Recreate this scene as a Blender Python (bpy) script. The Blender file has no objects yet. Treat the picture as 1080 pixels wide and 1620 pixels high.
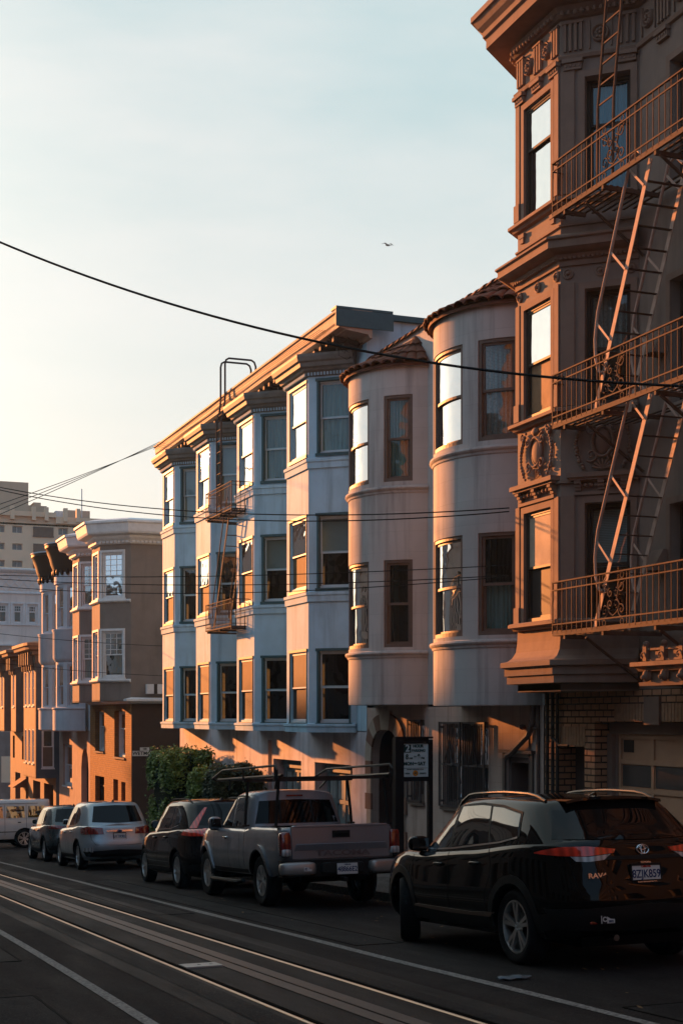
import bpy, bmesh, math, random
from mathutils import Vector, Matrix
from mathutils.bvhtree import BVHTree
R = math.radians
random.seed(7)
scn = bpy.context.scene
COL = scn.collection
SLOPE, CAM_H = 0.0618, 1.615
FX = 12.0                       # the facade line on the far kerb side of the street
def gz(y):                      # road height: the street runs downhill away from the camera
    return -CAM_H - SLOPE * max(-130.0, min(y, 112.0))

# ---------------------------------------------------------------- mesh builder
class MB:
    def __init__(s): s.v = []; s.f = []; s.m = []; s.cur = 0
    def vert(s, p): s.v.append(tuple(p)); return len(s.v) - 1
    def face(s, pts): 
        i = [s.vert(p) for p in pts]; s.f.append(i); s.m.append(s.cur)
    def grid(s, rows, closed=False):
        idx = [[s.vert(p) for p in r] for r in rows]
        n = len(rows[0])
        for a in range(len(rows) - 1):
            for b in range(n if closed else n - 1):
                c = (b + 1) % n
                s.f.append([idx[a][b], idx[a][c], idx[a + 1][c], idx[a + 1][b]]); s.m.append(s.cur)
        return idx
    def hexa(s, p):              # 8 corners: bottom ring then top ring
        i = [s.vert(q) for q in p]
        for f in ((0, 3, 2, 1), (4, 5, 6, 7), (0, 1, 5, 4), (1, 2, 6, 5), (2, 3, 7, 6), (3, 0, 4, 7)):
            s.f.append([i[k] for k in f]); s.m.append(s.cur)
    def box(s, x0, x1, y0, y1, z0, z1):
        s.hexa([(x0, y0, z0), (x1, y0, z0), (x1, y1, z0), (x0, y1, z0), (x0, y0, z1), (x1, y0, z1), (x1, y1, z1), (x0, y1, z1)])
    def sbox(s, M, s0, s1, z0, z1, d0, d1):     # box in wall coordinates (along, up, out)
        ns = max(1, int(math.ceil((s1 - s0) / M.step))) if M.step else 1
        rows = []
        for k in range(ns + 1):
            q = s0 + (s1 - s0) * k / ns
            rows.append([M(q, z0, d0), M(q, z0, d1), M(q, z1, d1), M(q, z1, d0)])
        idx = s.grid(rows, True)
        s.f.append(idx[0][::-1]); s.m.append(s.cur); s.f.append(idx[-1]); s.m.append(s.cur)
    def panel(s, M, s0, s1, z0, z1, ops, rev):  # wall face with openings and their reveals
        ss = {s0, s1}; zz = {z0, z1}
        for o in ops:
            if o[3] <= z0 or o[2] >= z1: continue
            ss |= {o[0], o[1]}; zz |= {max(o[2], z0), min(o[3], z1)}
        if M.step:
            n = int(math.ceil((s1 - s0) / M.step)); ss |= {s0 + (s1 - s0) * k / n for k in range(n + 1)}
        ss = sorted(ss); zz = sorted(zz)
        for a, b in zip(ss, ss[1:]):
            if b - a < 1e-5: continue
            for c, d in zip(zz, zz[1:]):
                if d - c < 1e-5: continue
                m, n = (a + b) / 2, (c + d) / 2
                if any(o[0] < m < o[1] and o[2] < n < o[3] for o in ops): continue
                s.face([M(a, c, 0), M(b, c, 0), M(b, d, 0), M(a, d, 0)])
        for o in ops:
            if o[3] <= z0 or o[2] >= z1: continue
            cs = [q for q in ss if o[0] - 1e-6 <= q <= o[1] + 1e-6]
            for a, b in zip(cs, cs[1:]):
                s.face([M(a, o[2], 0), M(b, o[2], 0), M(b, o[2], -rev), M(a, o[2], -rev)])
                s.face([M(a, o[3], 0), M(a, o[3], -rev), M(b, o[3], -rev), M(b, o[3], 0)])
            for q in (o[0], o[1]):
                s.face([M(q, o[2], 0), M(q, o[2], -rev), M(q, o[3], -rev), M(q, o[3], 0)])
    def tube(s, pts, r, n=6, r2=None):
        pts = [Vector(p) for p in pts]; rows = []
        up = Vector((0, 0, 1)); prev = None
        for i, p in enumerate(pts):
            t = (pts[min(i + 1, len(pts) - 1)] - pts[max(i - 1, 0)]).normalized()
            if prev is None:
                a = t.cross(up)
                if a.length < 1e-3: a = t.cross(Vector((1, 0, 0)))
            else:
                a = prev - t * prev.dot(t)
            a.normalize(); prev = a; b = t.cross(a)
            rr = r if r2 is None else r + (r2 - r) * i / (len(pts) - 1)
            rows.append([p + (a * math.cos(6.28318 * k / n) + b * math.sin(6.28318 * k / n)) * rr for k in range(n)])
        idx = s.grid(rows, True)
        s.f.append(idx[0][::-1]); s.m.append(s.cur); s.f.append(idx[-1]); s.m.append(s.cur)
    def bar(s, a, b, w, h, up=(0, 0, 1)):        # flat bar between two points, w across, h along up
        a = Vector(a); b = Vector(b); t = (b - a).normalized(); up = Vector(up)
        x = t.cross(up).normalized() * w / 2; y = x.cross(t).normalized() * h / 2
        s.hexa([a - x - y, a + x - y, a + x + y, a - x + y, b - x - y, b + x - y, b + x + y, b - x + y])
    def sweep(s, path, prof, cap=True):          # mouldings: outline (out, z) carried along a plan path, outward = right of travel
        P = [Vector((p[0], p[1])) for p in path]; rows = []
        for i, p in enumerate(P):
            ns = []
            if i > 0: t = (P[i] - P[i - 1]).normalized(); ns.append(Vector((t.y, -t.x)))
            if i < len(P) - 1: t = (P[i + 1] - P[i]).normalized(); ns.append(Vector((t.y, -t.x)))
            m = ns[0] if len(ns) == 1 else (ns[0] + ns[1]) / (1 + ns[0].dot(ns[1]))
            rows.append([(p.x + m.x * d, p.y + m.y * d, z) for d, z in prof])
        idx = s.grid(rows, True)
        if cap:
            s.f.append(idx[0][::-1]); s.m.append(s.cur); s.f.append(idx[-1]); s.m.append(s.cur)
    def slab(s, poly, z0, z1):
        n = len(poly); a = [s.vert((p[0], p[1], z0)) for p in poly]; b = [s.vert((p[0], p[1], z1)) for p in poly]
        s.f.append(a[::-1]); s.m.append(s.cur); s.f.append(b); s.m.append(s.cur)
        for i in range(n):
            j = (i + 1) % n; s.f.append([a[i], a[j], b[j], b[i]]); s.m.append(s.cur)
    def blob(s, c, a, n=2.0, nu=14, nv=8, rot=None):   # superellipsoid
        def pw(q, e): return math.copysign(abs(q) ** e, q)
        e = 2.0 / n; rows = []
        for j in range(nv + 1):
            ph = -math.pi / 2 + math.pi * (0.02 + 0.96 * j / nv); row = []
            for i in range(nu):
                t = 2 * math.pi * i / nu
                p = Vector((a[0] * pw(math.cos(ph), e) * pw(math.cos(t), e), a[1] * pw(math.cos(ph), e) * pw(math.sin(t), e), a[2] * pw(math.sin(ph), e)))
                if rot: p = rot @ p
                row.append(Vector(c) + p)
            rows.append(row)
        idx = s.grid(rows, True)
        s.f.append(idx[0][::-1]); s.m.append(s.cur); s.f.append(idx[-1]); s.m.append(s.cur)
    def lathe(s, c, axis, prof, n=32):           # prof: (radius, along axis)
        ax = Vector(axis).normalized(); a = ax.orthogonal().normalized(); b = ax.cross(a); c = Vector(c)
        rows = [[c + ax * h + (a * math.cos(6.28318 * k / n) + b * math.sin(6.28318 * k / n)) * r for k in range(n)] for r, h in prof]
        s.grid(rows, True)
    def build(s, name, mats, parent=None, smooth=False, merge=False, angle=35, world=True):
        me = bpy.data.meshes.new(name)
        off = Vector((0, 0, 0))
        if parent is not None and world: off = root_loc(parent)
        me.from_pydata([tuple(Vector(p) - off) for p in s.v], [], s.f)
        if not isinstance(mats, (list, tuple)): mats = [mats]
        for m in mats: me.materials.append(m)
        if len(mats) > 1: me.polygons.foreach_set('material_index', s.m)
        if merge:
            bm = bmesh.new(); bm.from_mesh(me)
            bmesh.ops.remove_doubles(bm, verts=bm.verts, dist=1e-4)
            bmesh.ops.recalc_face_normals(bm, faces=bm.faces); bm.to_mesh(me); bm.free()
        if smooth:
            me.polygons.foreach_set('use_smooth', [True] * len(me.polygons))
            if angle and angle < 179: me.set_sharp_from_angle(angle=R(angle))
        me.update()
        o = bpy.data.objects.new(name, me); COL.objects.link(o)
        if parent is not None: o.parent = parent
        return o
def root_loc(o):
    while o.parent is not None: o = o.parent
    return Vector(o.location)
def tag(o, label=None, cat=None, group=None, kind=None):
    if label: o['label'] = label
    if cat: o['category'] = cat
    if group: o['group'] = group
    if kind: o['kind'] = kind
    return o
def islands(m):
    """split a builder into one builder per connected piece"""
    par = list(range(len(m.v)))
    def fd(a):
        while par[a] != a: par[a] = par[par[a]]; a = par[a]
        return a
    for f in m.f:
        for q in f[1:]: par[fd(q)] = fd(f[0])
    gr = {}
    for f in m.f: gr.setdefault(fd(f[0]), []).append(f)
    out = []
    for fs in gr.values():
        b = MB(); mp = {}
        for f in fs:
            for q in f:
                if q not in mp: mp[q] = b.vert(m.v[q])
            b.f.append([mp[q] for q in f]); b.m.append(0)
        out.append(b)
    return out
def build_each(m, name, mat, parent, smooth=False, angle=35, world=True):
    for b in islands(m): b.build(name, mat, parent, smooth, False, angle, world)
def empty(name, loc, label, cat, group=None):
    o = bpy.data.objects.new(name, None); COL.objects.link(o); o.location = loc; o.empty_display_size = .2
    return tag(o, label, cat, group)
def part_label(o, label): o['label'] = label; return o

# ---------------------------------------------------------------- wall coordinate maps
class Flat:
    step = 0
    def __init__(s, p0, p1):
        s.p = Vector(p0); q = Vector(p1) - s.p; s.L = q.length; s.t = q / s.L; s.n = Vector((s.t.y, -s.t.x))
    def __call__(s, a, z, d): 
        p = s.p + s.t * a + s.n * d; return (p.x, p.y, z)
    def plan(s): return [tuple(s.p), tuple(s.p + s.t * s.L)]
class Arc:
    step = 0.13
    def __init__(s, c, r, a0, a1): s.c = c; s.r = r; s.a0 = a0; s.a1 = a1; s.L = r * R(a1 - a0)
    def __call__(s, a, z, d):       # a0 -> a1 measured as degrees left of the street direction
        f = -(R(s.a0) + a / s.r); return (s.c[0] + (s.r + d) * math.sin(f), s.c[1] + (s.r + d) * math.cos(f), z)
    def plan(s):
        n = 18; return [s(s.L * k / n, 0, 0)[:2] for k in range(n + 1)]
    def at(s, deg): return s.r * R(deg - s.a0)

# ---------------------------------------------------------------- materials
def nt_new(name):
    m = bpy.data.materials.new(name); m.use_nodes = True
    nt = m.node_tree; b = nt.nodes['Principled BSDF']; return m, nt, b
def N(nt, t, **kw):
    n = nt.nodes.new(t)
    for k, v in kw.items():
        if hasattr(n, k): setattr(n, k, v)
    return n
def mixc(nt, fac, a, b, mode='MIX'):
    n = nt.nodes.new('ShaderNodeMix'); n.data_type = 'RGBA'; n.blend_type = mode
    for i, v in ((0, fac), (6, a), (7, b)):
        if hasattr(v, 'default_value') or hasattr(v, 'links'): nt.links.new(v, n.inputs[i])
        else: n.inputs[i].default_value = v if i == 0 else (*v, 1)
    return n.outputs[2]
def ramp(nt, src, lo, hi, c0=0.0, c1=1.0):
    n = nt.nodes.new('ShaderNodeMapRange'); n.inputs[1].default_value = lo; n.inputs[2].default_value = hi
    n.inputs[3].default_value = c0; n.inputs[4].default_value = c1; nt.links.new(src, n.inputs[0]); return n.outputs[0]
def noise(nt, scale, detail=4, vec=None, stretch=None, rough=.6):
    n = nt.nodes.new('ShaderNodeTexNoise'); n.inputs['Scale'].default_value = scale; n.inputs['Detail'].default_value = detail
    n.inputs['Roughness'].default_value = rough
    if vec is None: vec = N(nt, 'ShaderNodeNewGeometry').outputs['Position']
    if stretch:
        mp = N(nt, 'ShaderNodeMapping'); mp.inputs['Scale'].default_value = stretch; nt.links.new(vec, mp.inputs[0]); vec = mp.outputs[0]
    nt.links.new(vec, n.inputs['Vector']); return n.outputs['Fac']
def bump(nt, b, src, strength, dist=.01):
    n = nt.nodes.new('ShaderNodeBump'); n.inputs['Strength'].default_value = strength; n.inputs['Distance'].default_value = dist
    nt.links.new(src, n.inputs['Height']); nt.links.new(n.outputs[0], b.inputs['Normal']); return n
_M = {}
def surf(name, col, rough=.75, metal=0, dark=None, vscale=3, vamt=.5, streak=0, bscale=60, bstr=.15, spec=.12, local=False, coat=0, bdist=.01):
    """painted / rendered / metal surface with mottling, weather streaks and fine relief"""
    if name in _M: return _M[name]
    m, nt, b = nt_new(name)
    vec = N(nt, 'ShaderNodeTexCoord').outputs['Object'] if local else None
    dark = dark or tuple(c * .62 for c in col)
    f = ramp(nt, noise(nt, vscale, 6, vec), .38, .72, 0, vamt)
    c = mixc(nt, f, col, dark)
    if streak:
        g = ramp(nt, noise(nt, 2.2, 5, vec, (1.6, 1.6, .16)), .5, .74, 0, streak)
        c = mixc(nt, g, c, tuple(q * .45 for q in col))
    nt.links.new(c, b.inputs['Base Color'])
    b.inputs['Roughness'].default_value = rough; b.inputs['Metallic'].default_value = metal
    b.inputs['Specular IOR Level'].default_value = spec; b.inputs['Coat Weight'].default_value = coat
    b.inputs['Coat Roughness'].default_value = .04
    if bstr: bump(nt, b, noise(nt, bscale, 5, vec), bstr, bdist)
    _M[name] = m; return m
def wallvec(nt):                      # (x+y, z) on any upright wall
    g = N(nt, 'ShaderNodeNewGeometry'); sp = N(nt, 'ShaderNodeSeparateXYZ'); nt.links.new(g.outputs['Position'], sp.inputs[0])
    ad = N(nt, 'ShaderNodeMath'); ad.operation = 'ADD'; nt.links.new(sp.outputs[0], ad.inputs[0]); nt.links.new(sp.outputs[1], ad.inputs[1])
    cb = N(nt, 'ShaderNodeCombineXYZ'); nt.links.new(ad.outputs[0], cb.inputs[0]); nt.links.new(sp.outputs[2], cb.inputs[1]); return cb.outputs[0]
def brickmat(name, c1, c2, mortar, bw=.21, bh=.075, ms=.008, rough=.85, bstr=.8):
    m, nt, b = nt_new(name)
    t = N(nt, 'ShaderNodeTexBrick'); nt.links.new(wallvec(nt), t.inputs['Vector'])
    t.inputs['Scale'].default_value = 1; t.inputs['Brick Width'].default_value = bw; t.inputs['Row Height'].default_value = bh
    t.inputs['Mortar Size'].default_value = ms; t.inputs['Mortar Smooth'].default_value = .3; t.inputs['Bias'].default_value = -.1
    t.inputs['Color1'].default_value = (*c1, 1); t.inputs['Color2'].default_value = (*c2, 1); t.inputs['Mortar'].default_value = (*mortar, 1)
    c = mixc(nt, ramp(nt, noise(nt, 6, 6), .35, .75, 0, .5), t.outputs['Color'], tuple(q * .5 for q in c1))
    nt.links.new(c, b.inputs['Base Color']); b.inputs['Roughness'].default_value = rough; b.inputs['Specular IOR Level'].default_value = .12
    inv = ramp(nt, t.outputs['Fac'], 0, 1, 1, 0)
    bump(nt, b, inv, bstr, .012); return m
def blockmat(name, col, dark, bw=.8, bh=.4, line=.006, streak=.85):    # rendered wall scored like stone blocks
    m, nt, b = nt_new(name)
    t = N(nt, 'ShaderNodeTexBrick'); nt.links.new(wallvec(nt), t.inputs['Vector'])
    for k, v in (('Scale', 1), ('Brick Width', bw), ('Row Height', bh), ('Mortar Size', line), ('Mortar Smooth', .4)): t.inputs[k].default_value = v
    t.inputs['Color1'].default_value = (*col, 1); t.inputs['Color2'].default_value = (*[q * .93 for q in col], 1); t.inputs['Mortar'].default_value = (*[q * .74 for q in col], 1)
    c = mixc(nt, ramp(nt, noise(nt, 1.3, 6), .4, .7, 0, .55), t.outputs['Color'], dark)
    c = mixc(nt, ramp(nt, noise(nt, 2.6, 6, None, (1.8, 1.8, .12)), .5, .72, 0, streak), c, tuple(q * .4 for q in dark))
    nt.links.new(c, b.inputs['Base Color']); b.inputs['Roughness'].default_value = .88; b.inputs['Specular IOR Level'].default_value = .12
    h = mixc(nt, .25, ramp(nt, t.outputs['Fac'], 0, 1, 1, 0), noise(nt, 90, 4)); bump(nt, b, h, .35, .01); return m
def glassmat(name, tint=(.75, .85, .85), ior=1.9, wav=.02, rough=.015):
    m, nt, b = nt_new(name); nt.nodes.remove(b); out = nt.nodes['Material Output']
    tr = N(nt, 'ShaderNodeBsdfTransparent'); tr.inputs[0].default_value = (*tint, 1)
    gl = N(nt, 'ShaderNodeBsdfGlossy'); gl.inputs['Roughness'].default_value = rough
    fr = N(nt, 'ShaderNodeFresnel'); fr.inputs[0].default_value = ior
    mx = N(nt, 'ShaderNodeMixShader'); nt.links.new(fr.outputs[0], mx.inputs[0]); nt.links.new(tr.outputs[0], mx.inputs[1]); nt.links.new(gl.outputs[0], mx.inputs[2])
    bp = N(nt, 'ShaderNodeBump'); bp.inputs['Strength'].default_value = wav; bp.inputs['Distance'].default_value = .1
    nt.links.new(noise(nt, 1.6, 2), bp.inputs['Height']); nt.links.new(bp.outputs[0], gl.inputs['Normal'])
    nt.links.new(mx.outputs[0], out.inputs['Surface']); return m
def blindmat(name, col, scale):
    m, nt, b = nt_new(name)
    w = N(nt, 'ShaderNodeTexWave'); w.bands_direction = 'Z'; w.inputs['Scale'].default_value = scale
    nt.links.new(N(nt, 'ShaderNodeNewGeometry').outputs['Position'], w.inputs['Vector'])
    nt.links.new(mixc(nt, w.outputs['Fac'], tuple(q * .5 for q in col), col), b.inputs['Base Color']); b.inputs['Roughness'].default_value = .7; return m
def curtainmat(name, col, pattern=0):
    m, nt, b = nt_new(name)
    f = ramp(nt, noise(nt, 7, 3, None, (1, 1, .08)), .3, .7, 0, 1)
    c = mixc(nt, f, tuple(q * .45 for q in col), col)
    if pattern: c = mixc(nt, ramp(nt, noise(nt, 26, 2), .5, .6, 0, .5), c, tuple(q * .35 for q in col))
    nt.links.new(c, b.inputs['Base Color']); b.inputs['Roughness'].default_value = .9; bump(nt, b, f, .6, .05); return m

GLASS = glassmat('window_glass', wav=.11)
GLASS_OLD = glassmat('old_window_glass', (.75, .85, .85), 1.75, .16)
SCR = {'orange': surf('orange_screen_and_reflection', (.17, .10, .05), .75, vscale=3, vamt=.8, bstr=0), 'brown': surf('brown_screen_and_reflection', (.06, .045, .036), .7, vscale=3, vamt=.7, bstr=0), 'dark': surf('blackish_insect_screen', (.035, .028, .026), .6, vscale=3, vamt=.6, bstr=0),  # orange and brown covers also paint reflections of the houses opposite
       'ply': surf('plywood_sheet', (.30, .17, .09), .7, vscale=5, vamt=.9, bstr=.2), 'paper': surf('sun_bleached_blind', (.46, .36, .27), .7, vscale=5, vamt=.7, bstr=.2)}
ROOM = surf('room_shade', (.02, .016, .014), .9, bstr=0, vamt=0)  # near-black colour stands for the shade inside rooms and recesses
CURT = {'cream': curtainmat('cream_curtain', (.55, .5, .42)), 'teal': curtainmat('teal_curtain', (.2, .36, .36)), 'lace': curtainmat('lace_curtain', (.4, .42, .4), 1),
        'blind': blindmat('slatted_blind', (.34, .42, .42), 12), 'white': surf('roller_blind', (.6, .56, .5), .8, bstr=0, vamt=.15),
        'ply': surf('plywood_board', (.36, .22, .12), .7, vscale=4, vamt=.9, bstr=.1), 'blue': curtainmat('blue_drape', (.06, .3, .42)),
        'dark': curtainmat('dark_drape', (.06, .055, .05)), 'warm': surf('insect_screen', (.10, .07, .05), .6, bstr=0, vamt=.2)}

# ---------------------------------------------------------------- a sash window set in a wall opening
def window(root, M, s0, s1, z0, z1, rev, fm, trim=None, fw=.055, upper=.5, curtain=None, cz=(0, 1), glass=None, sill=.05, grid=None, casing=0, name='window', split=True, cpart=(0, 1), sash_covers=None, mr=.06):
    w = MB(); w.cur = 0
    cas = trim or fm
    if casing:                           # flat casing planted on the wall around the opening
        for a, b, c, d in ((s0 - casing, s0, z0 - .02, z1 + casing), (s1, s1 + casing, z0 - .02, z1 + casing), (s0, s1, z1, z1 + casing)): w.sbox(M, a, b, c, d, 0, .035)
    if sill: w.sbox(M, s0 - .03 - casing, s1 + .03 + casing, z0 - .07, z0, -rev, sill)
    f = window_frame = MB(); g = []
    d0 = -rev; ft = min(.07, rev - .012)
    f.sbox(M, s0, s0 + fw, z0, z1, d0, d0 + ft); f.sbox(M, s1 - fw, s1, z0, z1, d0, d0 + ft)
    f.sbox(M, s0 + fw, s1 - fw, z1 - fw, z1, d0, d0 + ft); f.sbox(M, s0 + fw, s1 - fw, z0, z0 + fw * 1.2, d0, d0 + ft)
    zm = z0 + (z1 - z0) * upper
    a, b = s0 + fw, s1 - fw
    st = fw * .75
    sash = []
    if split:
        sash.append((zm - mr / 2, z1 - fw, d0 + min(.03, ft - .006))); sash.append((z0 + fw * 1.2, zm + mr / 2, d0 - .008))
    else: sash.append((z0 + fw * 1.2, z1 - fw, d0 + .02))
    for (p, q, d) in sash:
        f.sbox(M, a, a + st, p, q, d - .03, d); f.sbox(M, b - st, b, p, q, d - .03, d)
        f.sbox(M, a + st, b - st, q - st, q, d - .03, d); f.sbox(M, a + st, b - st, p, p + st, d - .03, d)
        if grid:
            nx, nz = grid
            if (split and p > z0 + .3) or not split:
                for k in range(1, nx): 
                    x = a + (b - a) * k / nx; f.sbox(M, x - .011, x + .011, p + st, q - st, d - .022, d - .004)
                for k in range(1, nz):
                    z = p + (q - p) * k / nz; f.sbox(M, a + st, b - st, z - .011, z + .011, d - .024, d - .006)
    o = f.build(name, fm, root)
    if w.f:
        w.build('casing', cas, o)
    for (p, q, d) in sash:
        gm = MB(); ns = max(1, int(math.ceil((b - a) / M.step))) if M.step else 1
        rows = [[M(a + st * .7 + (b - a - 1.4 * st) * k / ns, zz, d - .016) for zz in (p + st * .7, q - st * .7)] for k in range(ns + 1)]
        si_ = sash.index((p, q, d))
        if sash_covers and si_ in sash_covers:
            sc_ = MB(); sc_.grid([[M(a + st * .7 + (b - a - 1.4 * st) * k / ns, zz, d - .009) for zz in (p + st * .7, q - st * .7)] for k in range(ns + 1)]); sc_.build('screen', sash_covers[si_], o)
        gm.grid(rows); gm.build('pane', glass or GLASS, o, smooth=bool(M.step))
    bk = MB(); ns = max(1, int(math.ceil((b - a) / M.step))) if M.step else 1
    bk.sbox(M, a - .12, b + .12, z0 - .05, z1 + .05, d0 - .62, d0 - .60); bk.build('room_shade_panel', ROOM, o)  # dark sheet paints the unlit room behind the glass
    if curtain:
        c = MB(); n = 22; ca, cb = a + (b - a) * cpart[0], a + (b - a) * cpart[1]
        za, zb = z0 + (z1 - z0) * cz[0] + .02, z0 + (z1 - z0) * cz[1] - .02
        amp = 0 if curtain in ('white', 'ply', 'blind', 'warm') else .025
        rows = [[M(ca + (cb - ca) * k / n, zz, d0 - .10 + amp * math.sin(k * 1.9 + s0)) for zz in (za, zb)] for k in range(n + 1)]
        c.grid(rows); c.build('blind' if curtain in ('white', 'blind') else ('board' if curtain == 'ply' else 'curtain'), CURT[curtain], o, smooth=True)
    return o
def text(body, size, M3, mat, parent, name='lettering', bold=0.0, align='CENTER', sx=1.0):
    c = bpy.data.curves.new(name, 'FONT'); c.body = body; c.size = size; c.align_x = align; c.align_y = 'CENTER'; c.extrude = .0015; c.offset = bold
    t = bpy.data.objects.new('tmp', c); COL.objects.link(t); bpy.context.view_layer.update()
    me = bpy.data.meshes.new_from_object(t.evaluated_get(bpy.context.evaluated_depsgraph_get())); bpy.data.objects.remove(t, do_unlink=True); bpy.data.curves.remove(c)
    me.materials.clear(); me.materials.append(mat); me.name = name; o = bpy.data.objects.new(name, me); COL.objects.link(o)
    o.matrix_world = M3 @ Matrix.Diagonal((sx, 1, 1, 1)); 
    if parent is not None:
        o.parent = parent
    return o
# ================================================================ world, sun, camera
SUN_AZ, SUN_EL = -15.0, 10.5        # degrees: left of the street direction, above the horizon
w = bpy.data.worlds.new("World"); scn.world = w; w.use_nodes = True
nt = w.node_tree; bg = nt.nodes['Background']
sky = N(nt, 'ShaderNodeTexSky'); sky.sky_type = 'NISHITA'; sky.sun_disc = False
sky.sun_elevation = R(SUN_EL); sky.sun_rotation = R(SUN_AZ); sky.air_density = 1.0; sky.dust_density = 1.6; sky.ozone_density = 1.0
tc = N(nt, 'ShaderNodeTexCoord'); sp = N(nt, 'ShaderNodeSeparateXYZ'); nt.links.new(tc.outputs['Generated'], sp.inputs[0])
# thin high cloud: pale veil, warm near the horizon, cool above
mp = N(nt, 'ShaderNodeMapping'); mp.inputs['Scale'].default_value = (1.2, 2.2, 5.5); mp.inputs['Rotation'].default_value = (0, R(14), R(20)); nt.links.new(tc.outputs['Generated'], mp.inputs[0])
cl = ramp(nt, noise(nt, 2.1, 7, mp.outputs[0], rough=.55), .38, .68)
el = ramp(nt, sp.outputs[2], .0, .42)
cr = N(nt, 'ShaderNodeValToRGB'); nt.links.new(el, cr.inputs[0])
e = cr.color_ramp.elements; e[0].position = 0; e[0].color = (7.7, 7.1, 6.5, 1); e[1].position = 1; e[1].color = (4.5, 5.95, 6.15, 1)
k = e.new(.22); k.color = (7.5, 7.1, 6.5, 1); k = e.new(.55); k.color = (6.3, 6.75, 6.6, 1)
veil = mixc(nt, cl, cr.outputs[0], (8.3, 8.5, 8.4))
vm = N(nt, 'ShaderNodeMath'); vm.operation = 'MULTIPLY'; nt.links.new(cl, vm.inputs[0]); vm.inputs[1].default_value = .0
veil = mixc(nt, ramp(nt, cl, 0, 1, 0, .6), cr.outputs[0], (7.6, 7.5, 7.3))
back = ramp(nt, sp.outputs[1], -.7, .6, .36, 1.0)          # the sky away from the sun is dimmer
bk = N(nt, 'ShaderNodeVectorMath'); bk.operation = 'SCALE'; nt.links.new(mixc(nt, ramp(nt, sp.outputs[1], -.4, .5, 1, 0), veil, (5.2, 8.6, 12.5)), bk.inputs[0]); nt.links.new(back, bk.inputs['Scale'])
# bright haze around the low sun
sdv = N(nt, 'ShaderNodeVectorMath'); sdv.operation = 'DOT_PRODUCT'; nt.links.new(tc.outputs['Generated'], sdv.inputs[0])
sdv.inputs[1].default_value = (math.sin(R(SUN_AZ)) * math.cos(R(SUN_EL)), math.cos(R(SUN_AZ)) * math.cos(R(SUN_EL)), math.sin(R(SUN_EL)))
gl = ramp(nt, sdv.outputs['Value'], .86, 1.0); gp_ = N(nt, 'ShaderNodeMath'); gp_.operation = 'POWER'; nt.links.new(gl, gp_.inputs[0]); gp_.inputs[1].default_value = 1.6
glow = mixc(nt, gp_.outputs[0], (0, 0, 0), (3.4, 2.9, 2.3)); bk2 = mixc(nt, 1.0, bk.outputs[0], glow, 'ADD')
col = mixc(nt, .85, sky.outputs[0], bk2)
nt.links.new(col, bg.inputs[0]); bg.inputs[1].default_value = 0.0385
sl = bpy.data.lights.new('sun', 'SUN'); sl.energy = 4.7; sl.angle = R(1.0); sl.color = (1, .33, .09)
so = bpy.data.objects.new('sun', sl); COL.objects.link(so)
sd = Vector((math.sin(R(SUN_AZ)) * math.cos(R(SUN_EL)), math.cos(R(SUN_AZ)) * math.cos(R(SUN_EL)), math.sin(R(SUN_EL))))
so.rotation_euler = sd.to_track_quat('Z', 'Y').to_euler(); so.location = (-30, 60, 40)
cam = bpy.data.cameras.new('camera'); co = bpy.data.objects.new('camera', cam); COL.objects.link(co); scn.camera = co
cam.sensor_fit = 'VERTICAL'; cam.sensor_height = 36; cam.lens = 50; cam.shift_y = 0.2; cam.clip_end = 6000; cam.clip_start = .05
co.location = (0, 0, 0); co.rotation_euler = (R(90), 0, R(-21.03))
scn.view_settings.view_transform = 'Standard'; scn.view_settings.look = 'None'; scn.view_settings.gamma = 1; scn.view_settings.exposure = 1.75
scn.render.resolution_x, scn.render.resolution_y = 682, 1024
scn.cycles.max_bounces = 8; scn.cycles.transparent_max_bounces = 12

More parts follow.
